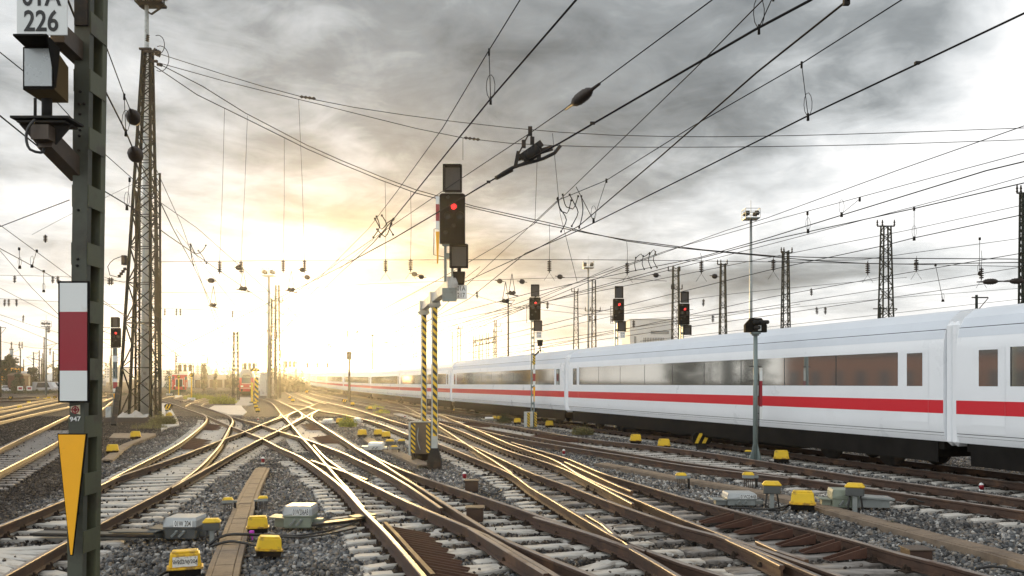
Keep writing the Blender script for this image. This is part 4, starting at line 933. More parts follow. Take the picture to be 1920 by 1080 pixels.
# more poles fading out on the horizon
rr = random.Random(12)
for k in range(26):
    x = rr.choice((rr.uniform(200, 560), rr.uniform(660, 1000), rr.uniform(1000, 1380), rr.uniform(20, 110))); Y = rr.uniform(170, 330); X = (x - CX) * Y / F; hgt = rr.uniform(8, 13); z0 = zt(Y) - .1
    r = thing('line_pole', 'thin distant overhead line pole fading into the bright horizon', 'pole', (X, Y, z0), 0, 'distant overhead line poles')
    b = MB(); b.tube([(X, Y, z0), (X, Y, z0 + hgt)], [.19, .12], 6); b.build('pole', M['lattice_far'], r); s_ = rr.choice((-1, 1)); b = MB(); b.bar((X - s_ * .3, Y, z0 + hgt - 2.4), (X + s_ * 3.2, Y, z0 + hgt - 1.6), .10); b.bar((X, Y, z0 + hgt - .4), (X + s_ * 3.0, Y, z0 + hgt - 1.7), .06); b.bar((X + s_ * 3.2, Y, z0 + hgt - 1.6), (X + s_ * 1.2, Y, z0 + hgt - 3.2), .07); b.build('arm', M['dark'], r)
# gantries
def gantry(label, xs, Y, ybeam, ytops, ybase):
    r = thing('gantry', label, 'gantry', ((xs[0] - CX) * Y / F, Y, zt(Y)))
    for x, yt_ in zip(xs, ytops):
        X = (x - CX) * Y / F; b = MB(); lattice(b, (X, Y, 0), .5, .45, .5, .45, zt(Y) - .1, H + (HY - yt_) * Y / F, 12, .10, .06); b.build('leg', M['lattice_far'], r)
    b = MB(); a, c = P(xs[0] - 3, ybeam[0], Y - .5), P(xs[-1] + 3, ybeam[1], Y - .5); n = 14
    for s_ in (0, .9): b.bar(a + Vector((0, 0, s_)), c + Vector((0, 0, s_)), .16)
    for i in range(n): b.bar(a.lerp(c, i / n) + Vector((0, 0, .9 * (i % 2))), a.lerp(c, (i + 1) / n) + Vector((0, 0, .9 * ((i + 1) % 2))), .07)
    b.build('beam', M['lattice_far'], r)
    return r
gantry('lattice gantry with four legs and a walkway beyond the train', (890, 902, 914, 927), 150, (649, 641), (630, 627, 624, 621), 0)
for lab, xs, Y, yb in (('signal gantry in the sun glare left of centre', (668, 535), 260, (681, 681)), ('signal gantry in the glare nearer the far end of the train', (567, 623), 300, (683, 683)), ('small signal gantry behind the red shunting engine', (333, 361), 230, (688, 688)), ('signal gantry left of the red double deck train', (456, 480), 240, (685, 685))):
    if lab.startswith('signal gantry in the sun'): xs = (533, 555)
    r = gantry(lab, xs, Y, yb, (yb[0] - 4, yb[1] - 4), 0)
    for i in range(3):
        x = xs[0] + (xs[1] - xs[0]) * (i + .5) / 3; b = MB(); b.box(P(x, yb[0] + 2, Y - .9), (.8, .2, 1.9)); b.build('signal_screen', M['black'], r)
# ================================================================ overhead lines
def WP(x, y, dz, cap=140): return P(x, y, min(cap, F * dz / max(6, HY - y)))     # a wire dz metres above the eye
def insulator(b, a, c, r=.13, n=5):
    prof = [(0, .02)]
    for i in range(n): t = .12 + .76 * i / n; prof += [(t, .04), (t + .25 / n, r), (t + .5 / n, r), (t + .62 / n, .04)]
    b.lathe(a, c, prof + [(.95, .03), (1, .02)], 12)
def ball(b, p, d, r=.15, l=.36):
    d = Vector(d).normalized(); a, c = p - d * l / 2, p + d * l / 2
    b.lathe(a - d * .18, c + d * .18, [(0, .018), (.24, .025), (.26, r * .55)] + [(.28 + .44 * i / 10, r * (1.0 if i % 2 else .84) * (1 - .35 * abs(i / 5 - 1) ** 3)) for i in range(11)] + [(.74, r * .55), (.76, .025), (1, .018)], 12)
def line(label, contact=None, messenger=None, dzc=3.25, dzm=4.05, droppers=(), rc=.010, rm=.007, group=None, insul=(), hangers=(), cap=140, bs=(.085, .75)):
    pts = [WP(x, y, dzc, cap) for x, y in contact] if contact else [WP(x, y, dzm, cap) for x, y in messenger]
    r = thing('overhead_line', label, 'overhead wire', pts[len(pts) // 2], 0, group)
    def rad(pp, k): return [max(k, .00033 * p.y) for p in pp]
    def longer(pp):
        a, c = (pp[0] - pp[1]).normalized(), (pp[-1] - pp[-2]).normalized(); e = [pp[-1] + c * 70] if 12 < pp[-1].y < 110 and c.y > .8 else []
        return [pp[0] + a * 45] + pp + e
    if contact: b = MB(); pts = longer(pts); b.tube(pts, rad(pts, rc), 6); b.build('contact_wire', M['wire'], r)
    if messenger:
        mp_ = longer([WP(x, y, dzm, cap) for x, y in messenger]); b = MB(); b.tube(mp_, rad(mp_, rm), 6); b.build('messenger_wire', M['wire'], r)
    for d in droppers:
        xa, ya, xb, yb = d; Y = F * dzc / max(6, HY - yb) if contact else F * dzm / (HY - ya); a, c = P(xa, ya, Y), P(xb, yb, Y); b = MB(); b.tube([a, c], max(.005, .0003 * Y), 5)
        s = .0013 * Y
        b.lathe(c + Vector((0, 0, .03)), c - Vector((0, 0, .06)), [(0, s), (1, s * 1.3)], 6); b.lathe(a + Vector((0, 0, .03)), a - Vector((0, 0, .05)), [(0, s), (1, s)], 6)
        lp = [c + Vector((.05 * math.sin(q), 0, .14 - .14 * math.cos(q))) for q in [i * .6 for i in range(11)]]; b.tube(lp, max(.004, .0002 * Y), 5); b.build('dropper', M['wire'], r)
    for (x, y, dx_, dy_, dz__) in insul:
        a = WP(x, y, dz__, cap); c = WP(x + dx_, y + dy_, dz__, cap); b = MB(); ball(b, a, c - a, *bs); b.build('insulator', M['insul'], r)
    return r
def loops(r, items, Y0):
    """slack jumper cables hanging between the wires"""
    for pl in items:
        b = MB(); b.tube(spline([P(x, y, Y0) for x, y in pl], .08), .011, 6)
        for x, y in (pl[0], pl[-1]): b.box(P(x, y, Y0), (.035, .035, .035))
        b.build('jumper_cable', M['wire'], r)
lA = line('contact wire and messenger running from the upper right edge to the middle with droppers', [(2000, -18), (1920, 25), (1720, 120), (1515, 217), (1290, 330), (1085, 432), (985, 475), (880, 560), (760, 625)], [(1760, -40), (1690, 0), (1503, 119), (1300, 236), (1137, 338), (1045, 376), (985, 432)], dzm=3.9, droppers=[(1503, 120, 1515, 217), (1137, 338, 1113, 412)])
loops(lA, [[(1046, 371), (1049, 388), (1062, 412), (1052, 434)], [(1068, 365), (1078, 384), (1084, 398), (1072, 424)], [(1090, 368), (1093, 392), (1091, 408), (1086, 427)]], 17.5)
loops(lA, [[(1045, 373), (1052, 396), (1063, 400), (1071, 376)], [(1055, 365), (1062, 388), (1074, 392), (1084, 368)]], 17.3)
b = MB(); b.box(P(1720, 118, 8.6), (.05, .04, .025)); b.build('wire_clamp', M['dark'], lA)
lB = line('contact wire descending from the top edge right of centre to the hanging jumper cables', [(1640, -55), (1590, 0), (1420, 135), (1240, 292), (1085, 424), (1000, 470), (880, 525), (740, 590)], [(1475, -50), (1430, 0), (1300, 132), (1073, 352), (1000, 421), (830, 520), (700, 590)], dzm=3.95, droppers=[])
b = MB(); b.box(P(1587, 4, 7.25), (.05, .04, .05)); b.tube([P(1080, 350, 17), P(1113, 414, 17)], .008, 5); b.build('wire_clamp', M['dark'], lB)
lC = line('contact wire with a skid type section insulator crossing the middle of the sky', [(1600, -52), (1520, 0), (1415, 56), (1110, 233), (1050, 268), (950, 322), (910, 345), (860, 375), (740, 446), (640, 500), (560, 540)],
          [(1400, -52), (1335, 0), (1115, 163), (1090, 183), (990, 252), (860, 338), (760, 406), (650, 482)], dzc=3.25, dzm=3.95, droppers=[(1450, -8, 1423, 52)], rc=.012, insul=[(1091, 182, 24, -18, 3.95)])
Ys = F * 3.25 / (HY - 300)
sk = MB()
sk.tube(spline([P(1051, 273, Ys), P(1040, 287, Ys), P(1020, 297, Ys), P(960, 315, Ys), P(930, 334, Ys)], .1), .026, 7); sk.build('skid', M['dark'], lC)
sk = MB(); sk.bar(P(1036, 277, Ys), P(968, 298, Ys + .1), .05, .07); sk.bar(P(1016, 268, Ys), P(976, 296, Ys), .06, .09); sk.lathe(P(1012, 280, Ys), P(984, 296, Ys), [(0, .04)] + [(i / 8, .10 if i % 2 else .06) for i in range(1, 8)] + [(1, .04)], 10)
sk.bar(P(972, 284, Ys), P(966, 314, Ys), .05); sk.bar(P(1012, 276, Ys), P(1010, 300, Ys), .06); sk.bar(P(982, 302, Ys), P(1008, 292, Ys), .05); sk.build('section_insulator', M['dark'], lC)
sk = MB(); top = P(994, 246, Ys); sk.box(top, (.06, .05, .13)); sk.tube([top, P(974, 285, Ys)], .012, 5); sk.tube([top, P(1001, 272, Ys)], .012, 5)
for (x, y) in ((982, 270), (998, 264)): sk.box(P(x, y, Ys), (.06, .05, .11))
sk.build('suspension', M['dark'], lC)
b = MB(); b.box(P(1111, 231, 10.6), (.06, .04, .03)); b.box(P(916, 341, 13.7), (.06, .04, .035)); b.bar(P(960, 318, 13), P(930, 334, 13.3), .05); b.build('wire_clamp', M['dark'], lC)
lD = line('steep contact wire and messenger left of centre joined by one dropper', [(1125, -55), (1080, 0), (920, 185), (740, 408), (700, 455), (640, 510), (590, 560)], [(1005, -55), (975, 0), (917, 94), (830, 240), (745, 358), (690, 430), (600, 520)], dzm=3.95, droppers=[(917, 96, 920, 186)])
loops(lD, [[(706, 406), (712, 425), (700, 445)], [(716, 404), (726, 424), (712, 444)], [(737, 412), (730, 428), (737, 440)]], 17.0)
loops(lD, [[(703, 410), (716, 430), (726, 418), (738, 410)], [(707, 430), (722, 444), (734, 420)]], 16.8)
# left side lines
lE = line('two wires entering at the left edge and sinking towards the left bend of the tracks', [(-80, 162), (0, 217), (115, 310), (245, 388), (310, 438), (400, 500), (470, 548)], [(-80, 25), (0, 98), (80, 162), (190, 283), (290, 372), (370, 428), (440, 490)], dzm=3.95, droppers=[(243, 336, 238, 388)])
loops(lE, [[(357, 458), (359, 482), (363, 497)], [(372, 470), (381, 482), (387, 494)], [(358, 460), (368, 476), (380, 470), (386, 460)]], 22)
lF = line('steep wire pair left of the tower with two large brown insulators', [(180, 130), (193, 162), (236, 247), (254, 290), (300, 378), (325, 430), (362, 497), (392, 560)], [(180, 40), (195, 76), (232, 176), (250, 220), (285, 300), (340, 421), (382, 540)], dzm=4.0, droppers=[(233, 180, 236, 247)], insul=[(254, 290, 12, 26, 3.25), (250, 220, 12, 30, 4.0)], bs=(.105, .42))
line('faint pair of wires crossing low behind the signal mast at the left', [(-60, 455), (0, 425), (130, 375)], [(-60, 400), (0, 422), (120, 510), (230, 590)], dzc=4, dzm=3.3)
line('wires slanting down from the left edge behind the red and white mast board', [(-60, 425), (0, 466), (110, 525), (225, 585)], [(-60, 420), (0, 470), (60, 540), (110, 590)], dzc=3.4, dzm=4.0, droppers=[(36, 466, 37, 500), (69, 470, 60, 498), (82, 508, 82, 545)])
# right hand lines above the train
for i, (lab, c, mm, dr) in enumerate([
        ('upper pair of wires at the right edge descending to the thin floodlight mast', [(2000, 280), (1920, 303), (1849, 320), (1440, 446), (1311, 483), (1163, 513), (1000, 548), (880, 580)], [(2000, 270), (1920, 287), (1796, 320), (1440, 416), (1250, 470), (1080, 530)], [(1514, 399, 1515, 432), (1612, 373, 1578, 401)]),
        ('thick wire from the right edge mast passing above the large lattice mast', [(2000, 322), (1920, 343), (1714, 391), (1440, 451), (1300, 488), (1100, 543), (960, 585)], [(1990, 312), (1920, 331), (1773, 372), (1440, 459), (1350, 482)], [(1714, 391, 1714, 446)]),
        ('wire pair passing behind the top of the large lattice mast', [(2000, 378), (1920, 402), (1714, 446), (1655, 461), (1440, 507), (1200, 566), (1040, 605)], [(2000, 364), (1920, 384), (1700, 432), (1492, 473)], [(1837, 447, 1836, 512)]),
        ('wire pair low over the train roof on the right', [(2000, 452), (1920, 474), (1680, 515), (1440, 558), (1250, 600)], [(2000, 428), (1920, 446), (1617, 487), (1440, 490)], [(1754, 497, 1768, 563)]),
        ('lowest wire pair over the train roof on the right with two dark insulators', [(2000, 505), (1920, 521), (1840, 533), (1440, 592), (1300, 612)], [(2000, 480), (1920, 500), (1700, 535), (1440, 575)], []),
        ('highest thin wire on the right sky crossing above the floodlight mast', [(2000, 200), (1920, 236), (1681, 320), (1440, 408), (1362, 432), (1180, 497), (1040, 555)], None, [])]):
    r = line(lab, c, mm, dzc=3.3, dzm=4.0, droppers=dr, rc=.010 if i != 5 else .006)
    if i == 4:
        for (x, y) in ((1857, 528), (1907, 527)): b = MB(); q = P(x, y, 27); ball(b, q, (1, .1, .04), .10, .55); b.build('insulator', M['insul'], r)
    if i == 0: loops(r, [[(1192, 483), (1190, 496), (1192, 507)], [(1206, 480), (1204, 495), (1208, 505)], [(1218, 476), (1216, 490), (1221, 503)], [(1229, 472), (1225, 487), (1232, 502)], [(1192, 484), (1202, 476), (1206, 482), (1218, 474)], [(1218, 477), (1226, 468), (1230, 478)]], 24)
# cross span: wires from the tower to the right
Yc = 54.7
cs = thing('cross_span', 'long sagging span wires from the tall tower across the whole sky with hanging insulators', 'span wires', P(900, 390, Yc))
for nm, pts, r_ in (('span_wire', [(291, 116), (380, 162), (460, 212), (575, 272), (780, 356), (890, 387), (1030, 418), (1175, 452), (1400, 477), (1620, 494), (1920, 492)], .030), ('span_wire', [(290, 124), (370, 178), (460, 222), (575, 279), (780, 362), (890, 391), (1030, 423), (1175, 450), (1315, 468), (1450, 480), (1920, 486)], .030),
                    ('span_wire', [(296, 100), (420, 140), (575, 184), (760, 216), (1050, 248), (1250, 256), (1500, 254), (1920, 240), (2000, 237)], .024), ('span_wire', [(298, 118), (420, 152), (600, 196), (870, 259), (1040, 273), (1300, 276), (1600, 272), (1920, 262), (2000, 259)], .024),
                    ('steady_wire', [(300, 491), (600, 488), (900, 487), (1100, 487), (1440, 491), (1620, 494), (1920, 500), (2000, 502)], .020), ('steady_wire', [(300, 548), (450, 549), (700, 532), (900, 526), (1100, 520), (1250, 527)], .014)):
    b = MB(); b.tube(spline([P(x, y, Yc) for x, y in pts], 2.5), r_, 5); b.build(nm, M['wire'], cs)
for (x, y0, x1, y1) in ((421, 203, 412, 488), (464, 217, 452, 488), (533, 259, 531, 486), (722, 340, 723, 486), (770, 358, 770, 484), (560, 186, 571, 486), (1030, 420, 1030, 486), (1175, 452, 1176, 490), (1313, 474, 1315, 488), (1450, 480, 1450, 484), (1627, 487, 1627, 490), (1718, 480, 1718, 484), (1840, 470, 1840, 500)):
    b = MB(); b.tube([P(x, y0, Yc), P((x + x1) / 2 + 1, (y0 + y1) / 2, Yc), P(x1, y1, Yc)], .014, 5); h = b.build('hanger', M['wire'], cs); b = MB(); b.tube([P(x1 - 10, y1 + 40, Yc), P(x1, y1 + 25, Yc), P(x1 + 10, y1 + 40, Yc)], .012, 4); b.build('bridle', M['wire'], cs)
    b = MB(); insulator(b, P(x1, y1, Yc), P(x1, y1 + 26, Yc), .14); b.build('insulator', M['insul'], h)
for (x, y) in ((395, 526), (447, 502), (397, 526), (567, 506), (576, 520), (777, 514), (790, 519), (937, 527), (979, 528), (1050, 519), (1230, 516), (1340, 518)):
    b = MB(); ball(b, P(x, y, Yc), (1, 0, -.15), .17, .30); b.build('insulator', M['insul'], cs)
for (x, y, w) in ((456, 545, 26), (546, 547, 24), (400, 576, 18), (960, 553, 24), (948, 568, 24)):
    b = MB(); b.bar(P(x - w / 2, y - 3, Yc), P(x + w / 2, y + 2, Yc), .06); b.lathe(P(x - w * .3, y - 4, Yc), P(x + w * .3, y - 4, Yc), [(0, .04), (.3, .16), (.5, .08), (.7, .16), (1, .04)], 8); b.tube([P(x - 6, y - 4, Yc), P(x, y - 40, Yc)], .02, 4); b.tube([P(x + 6, y - 4, Yc), P(x, y - 40, Yc)], .02, 4); b.build('section_insulator', M['dark'], cs)
for (xa, ya, xb, yb) in ((868, 258, 868, 300), (1008, 275, 1003, 420), (1036, 250, 1050, 400), (1050, 400, 1082, 528)):
    b = MB(); b.tube([P(xa, ya, Yc), P(xb, yb, Yc)], .016, 5); b.build('hanger', M['wire'], cs)
for (x, y) in ((576, 183), (884, 260)):
    b = MB(); b.lathe(P(x - 14, y - 2, Yc), P(x + 16, y + 2, Yc), [(0, .03)] + [(i / 8, .11 if i % 2 else .04) for i in range(1, 8)] + [(1, .03)], 8); b.build('insulator', M['insul'], cs)
# thin far wires along the horizon
for i, (lab, pts, Y) in enumerate([('far cross wire behind the left yard', [(0, 516), (60, 517), (125, 519), (235, 528)], 75), ('far cross wire low over the left yard', [(0, 560), (110, 566), (235, 572)], 90), ('far cross wire at tower base height', [(300, 578), (420, 582), (560, 590), (700, 588)], 100),
        ('far wires over the red shunting engine', [(300, 666), (360, 668), (500, 656), (640, 662)], 150), ('far cross wire through the glare', [(500, 620), (640, 618), (800, 622), (990, 600)], 110), ('far cross wire behind the slim signal', [(860, 545), (960, 575), (1100, 590), (1300, 580)], 90),
        ('far cross wire behind the signals over the train', [(1000, 565), (1160, 585), (1300, 560), (1480, 540), (1700, 520)], 80), ('far cross wire low over the train roof', [(1180, 600), (1330, 590), (1500, 575), (1660, 560), (1920, 540)], 78),
        ('far cross wire above the brown wagon', [(0, 640), (60, 652), (120, 656), (230, 650)], 140), ('far cross wire beside the chimney', [(0, 590), (60, 610), (110, 624), (230, 640)], 120), ('distant slack wire in the left sky', [(60, 440), (120, 408), (250, 345)], 70), ('distant wire under the tower signal', [(196, 520), (232, 530), (300, 500)], 58)]):
    r = thing('span_wire', lab, 'overhead wire', P(*pts[0], Y), 0, 'distant wires near the horizon'); b = MB(); b.tube(spline([P(x, y, Y) for x, y in pts], 4), .00022 * Y, 4); b.build('wire', M['wire'], r)
    rr = random.Random(i)
    for k in range(4):
        x, y = pts[rr.randrange(len(pts) - 1)]; x += rr.uniform(5, 50); b = MB(); insulator(b, P(x, y, Y), P(x + rr.uniform(-1, 1), y + 15, Y), .14, 4); b.build('insulator', M['insul'], r)
# far longitudinal lines
for i, (xa, ya, xb, yb) in enumerate([(1920, 560, 1200, 640), (1500, 570, 900, 665), (1300, 560, 800, 668), (1150, 500, 780, 660), (700, 450, 480, 640), (640, 480, 500, 660), (240, 560, 420, 668), (120, 590, 360, 690), (0, 600, 220, 690), (0, 540, 220, 655), (330, 430, 470, 610), (900, 500, 720, 640)]):
    a, c = WP(xa, ya, 3.3), WP(xb, yb, 3.3); r = thing('overhead_line', 'thin distant contact wire of the far tracks, fading into the bright horizon', 'overhead wire', a, 0, 'distant contact wires of the far tracks'); b = MB(); b.tube([a, c], [.00026 * a.y, .00026 * c.y], 5); b.build('wire', M['wire'], r)
# ================================================================ white high speed train
cl_off = -.7525 if (TN2[40].x > PT['TN'][40].x) == (offset(PT['TN'], -1)[40].x > PT['TN'][40].x) else .7525
CL = spline([p for i, p in enumerate(offset(PT['TN'], cl_off)) if i % 6 == 0], 1.0)
CL.reverse()                                      # from right (near) to far
CLs = seg_dist_param(CL)
def half_section(off=0.0):
    """right half of the body section, bottom to roof (x, z above rail top)"""
    s = [(1.36, .84), (1.44, 1.0), (1.475, 1.3), (1.475, 2.1), (1.475, 3.08), (1.462, 3.25), (1.405, 3.52), (1.25, 3.80), (.95, 4.00), (.5, 4.09), (0, 4.12)]
    out = []
    for i, (x, z) in enumerate(s):
        a = s[max(0, i - 1)]; c = s[min(len(s) - 1, i + 1)]; t = Vector((c[0] - a[0], c[1] - a[1])).normalized(); out.append((x + t.y * off, z - t.x * off))
    return out
def at_z(sec, z):
    for (a, b) in zip(sec, sec[1:]):
        if a[1] <= z <= b[1]: t = (z - a[1]) / (b[1] - a[1]); return (a[0] + (b[0] - a[0]) * t, z)
    return sec[-1]
def strip(b, z0, z1, y0, y1, off, side, ny=1):
    sec = half_section(off); pts = [at_z(sec, z0)] + [p for p in sec if z0 < p[1] < z1] + [at_z(sec, z1)]
    for (p, q) in zip(pts, pts[1:]):
        v_ = [(side * p[0], y0, p[1]), (side * p[0], y1, p[1]), (side * q[0], y1, q[1]), (side * q[0], y0, q[1])]
        b.add(v_, [(0, 1, 2, 3) if side > 0 else (3, 2, 1, 0)])
def bogie(root, yc):
    b = MB(); 
    for s in (-1, 1): b.box((s * .98, yc, .48), (.14, 2.9, .22), bev=.03); b.box((s * 1.05, yc, .62), (.16, .5, .3)); b.tube([(s * 1.1, yc - .4, .3), (s * 1.1, yc - .4, .8)], .09, 8); b.tube([(s * 1.1, yc + .4, .3), (s * 1.1, yc + .4, .8)], .09, 8)
    o = b.build('bogie', M['under'], root, world=False)
    for w in (-1.25, 1.25):
        for s in (-1, 1):
            b = MB(); b.lathe((s * .70, yc + w, .46), (s * .86, yc + w, .46), [(0, .47), (.3, .47), (.35, .45), (1, .45)], 20); b.lathe((s * .86, yc + w, .46), (s * .93, yc + w, .46), [(0, .12), (1, .10)], 10); b.build('wheel', M['dark'], o, world=False)
def make_coach():
    L = 24.9; r = thing('train_coach', 'x', 'train coach'); h = L / 2
    sec = half_section(); full = sec + [(-x, z) for x, z in reversed(sec[:-1])]
    b = MB(); b.smooth = True; n = len(full); b.add([(x, y, z) for y in (-h, h) for x, z in full], [(i, i + 1, n + i + 1, n + i) for i in range(n - 1)]); b.smooth = False
    b.add([(x, -h, z) for x, z in full], [list(range(n))]); b.add([(x, h, z) for x, z in full], [list(range(n - 1, -1, -1))]); b.add([(-1.36, -h, .84), (1.36, -h, .84), (1.36, h, .84), (-1.36, h, .84)], [(3, 2, 1, 0)])
    body = b.build('body', M['coach'], r, world=False)
    b = MB(); b.smooth = True
    for s in (-1, 1): strip(b, 3.34, 4.12, -h + .02, h - .02, .004, s)
    b.build('roof', M['coachroof'], r, world=False)
    b = MB(); b.smooth = True
    for s in (-1, 1):
        b = MB(); b.smooth = True; e0 = h - 1.5
        for k in range(9):
            ya = -e0 + 2 * e0 * k / 9; yb = -e0 + 2 * e0 * (k + 1) / 9
            b.cur = 0; strip(b, 2.19, 3.06, ya, yb - .045, .004, s); b.cur = 1; strip(b, 2.19, 3.06, yb - .045, yb, .004, s)
        b.build('window_band', [M['mirror'], M['mirrorpil']], r, world=False)
    b = MB(); b.smooth = True
    for s in (-1, 1): strip(b, 1.53, 1.85, -h, h, .004, s)
    b.build('red_stripe', M['coachred'], r, world=False)
    b = MB()
    for s in (-1, 1): strip(b, 1.055, 1.068, -h, h, .005, s); strip(b, 3.56, 3.575, -h, h, .006, s); strip(b, .99, .996, -h, h, .004, s)
    b.build('panel_gap', M['under'], r, world=False)
    for s in (-1, 1):
        for e in (-1, 1):
            b = MB(); y = e * (h - .92); strip(b, 1.10, 3.12, y - .45, y + .45, .006, s); d = b.build('door', M['coach'], r, world=False)
            b = MB(); strip(b, 2.19, 3.02, y - .26, y + .26, .010, s); b.build('door_window', M['mirror'], d, world=False)
            b = MB(); strip(b, 1.53, 1.85, y - .45, y + .45, .009, s); b.build('door_stripe', M['coachred'], d, world=False)
    b = MB(); b.box((0, 0, .55), (2.55, 13.0, .62), bev=.06); b.box((0, 0, .74), (2.6, L - .3, .2))
    for k in range(6): b.box((1.0 * (-1) ** k, -5.5 + k * 2.2, .42), (.55, 1.3, .42), bev=.03)
    for e in (-1, 1): b.box((0, e * 10.9, .62), (2.5, 2.2, .4)); 
    b.build('underframe', M['under'], r, world=False)
    for e in (-1, 1): bogie(r, e * 8.7)
    for s in (-1, 1): b = MB(); b.box((s * 1.33, 0, .585), (.03, L - .6, .53)); b.build('skirt', M['under'], r, world=False)
    for e in (-1, 1): b = MB(); b.box((0, e * (h + .11), 2.25), (2.84, .23, 3.0), bev=.12); b.build('gangway_bellows', M['coach'], r, world=False)
    return r
M['mirrorpil'] = mat('smoked_pillar', (.10, .105, .10), .12, .6, var=.05)
coach = make_coach(); remember()
# the first join stands at photo x about 1800 (depth 19.3 m), the second at 1075
j0 = min(range(len(CL)), key=lambda i: abs(CL[i].y - 20.6)); base_s = CLs[j0]
pos = ['entering at the right edge of the picture', 'nearest whole coach, behind the shunting signal', 'second coach, behind the slim mast signal', 'third coach, behind the two striped posts', 'fourth coach, partly washed out by the sun', 'fifth coach in the sun glare', 'sixth coach in the glare', 'seventh coach in the glare', 'farthest coach by the bend']
SD = 25.36
for i in range(9):
    s0 = base_s + (i - 1) * SD
    a, _ = at_len(CL, CLs, max(.1, s0 + 3.5)); c, _ = at_len(CL, CLs, s0 + 21.8); t = (c - a).normalized()
    if s0 < 0: t = (CL[20] - CL[0]).normalized(); a = CL[0] + t * (s0 + 3.5)
    mid = a + t * 9.15; rz = math.atan2(t.y, t.x) - math.pi / 2
    o = coach if i == 0 else dup(coach, (0, 0, 0)); z = mid.z + RT
    o.location = (mid.x, mid.y, z); o.rotation_euler = (math.atan2(t.z, math.hypot(t.x, t.y)), 0, rz)
    o['label'] = 'white train coach with red stripe, ' + pos[i]; o['group'] = 'coaches of the white high speed train'
# ================================================================ red double deck train
rt = thing('regional_train', 'red double deck train with rounded cab and grey roof at the end of the yard', 'train', G(462, 742, 0)); rt.rotation_euler = (0, 0, R(16.5))
Yr = rt.location.y
def ring(k, y, s=1.0, zc=0):
    w, h = 1.42 * s, 4.5
    return [(x * w, y, zc + z) for x, z in [(-.86, .75), (-1, 1.1), (-1, 2.4), (-.93, 3.4), (-.66, 4.2), (-.3, 4.55), (.3, 4.55), (.66, 4.2), (.93, 3.4), (1, 2.4), (1, 1.1), (.86, .75)]]
b = MB(); b.smooth = True
R0 = [(x * .80, y, .75 + (z - .75) * .86) for x, y, z in ring(0, 0)]; R1 = [(x * .95, y, .75 + (z - .75) * .97) for x, y, z in ring(0, .5)]; R2 = ring(0, 1.6); R3 = ring(0, 27)
vs = R0 + R1 + R2 + R3; n = 12; b.add(vs, [(l * n + i, l * n + (i + 1) % n, (l + 1) * n + (i + 1) % n, (l + 1) * n + i) for l in range(3) for i in range(n)]); b.smooth = False; b.add(R0, [list(range(n - 1, -1, -1))]); b.add(R3, [list(range(n))]); b.build('body', M['redpaint'], rt, world=False)
b = MB(); b.prism([(-.78, -.03, 2.15), (.78, -.03, 2.15), (.74, -.03, 3.15), (.50, -.03, 3.55), (-.50, -.03, 3.55), (-.74, -.03, 3.15)], (0, .028, 0)); b.build('windscreen', M['glasspane'], rt, world=False)
b = MB(); b.add([(x * 1.01, y - .03, z + .015) for x, y, z in [p for p in R0 if p[2] > 3.0] ] + [(x * 1.01, y - .02, z + .02) for x, y, z in [p for p in R1 if p[2] > 3.0]] + [(x * 1.006, y, z + .02) for x, y, z in [p for p in R2 if p[2] > 3.0]] + [(x * 1.006, y, z + .02) for x, y, z in [p for p in R3 if p[2] > 3.0]],
      [(l * 6 + i, l * 6 + i + 1, (l + 1) * 6 + i + 1, (l + 1) * 6 + i) for l in range(3) for i in range(5)] + [(5, 4, 3, 2, 1, 0)]); b.build('roof', M['galv'], rt, world=False)
for sx in (-1, 1):
    b = MB(); b.box((sx * .72, -.05, 1.62), (.42, .06, .22), bev=.02); b.build('headlight', mat('headlight_glass', (.8, .8, .75), .2, var=.05) if sx < 0 else bpy.data.materials['headlight_glass'], rt, world=False)
b = MB(); b.box((0, -.04, 1.3), (1.9, .05, .06)); b.box((0, -.04, 2.05), (1.5, .05, .05)); b.build('white_trim', M['white'], rt, world=False)
b = MB(); b.box((0, 1.0, .55), (2.3, 1.9, .5), bev=.05); b.box((0, 14, .45), (2.4, 24, .6)); b.tube([(-.75, -.35, .95), (-.75, .1, .95)], .2, 10); b.tube([(.75, -.35, .95), (.75, .1, .95)], .2, 10); b.build('underframe', M['under'], rt, world=False)
b = MB(); b.box((0, -.045, 3.98), (.5, .04, .14)); b.build('destination_display', M['matrix'], rt, world=False)
# red shunting engine
sh = thing('shunting_engine', 'small red shunting engine with a dark radiator front in the left distance', 'locomotive', G(336, 737, 0), R(20)); 
b = MB(); b.box((0, 2.0, 2.05), (1.9, 5.5, 1.9), bev=.08); b.build('bonnet', M['redpaint'], sh, world=False)
b = MB(); b.box((0, 6.2, 2.35), (2.9, 3.0, 2.5), bev=.08); cab_ = b.build('cab', M['redpaint'], sh, world=False)
b = MB(); b.box((0, 6.2, 3.70), (3.05, 3.2, .16), bev=.05); b.build('roof', M['white'], cab_, world=False)
for sx in (-1, 1):
    b = MB(); b.box((sx * 1.15, 4.685, 2.95), (.42, .04, .7)); b.build('window', M['glasspane'], cab_, world=False)
b = MB(); b.box((0, -.77, 1.95), (1.15, .05, 1.4)); b.build('radiator_grille', M['under'], sh, world=False)
b = MB(); b.box((0, -.81, 2.75), (1.5, .05, .08)); b.box((-.62, -.81, 2.0), (.07, .05, 1.5)); b.box((.62, -.81, 2.0), (.07, .05, 1.5)); b.build('white_trim', M['white'], sh, world=False)
b = MB(); b.box((0, -1.1, .95), (2.7, .35, .5), bev=.03); b.build('buffer_beam', M['redpaint'], sh, world=False)
b = MB(); b.box((0, 3, .55), (2.4, 8, .7))
for sx in (-.85, .85): b.tube([(sx, -1.7, 1.0), (sx, -1.2, 1.0)], .22, 10)
b.build('underframe', M['under'], sh, world=False)
b = MB()
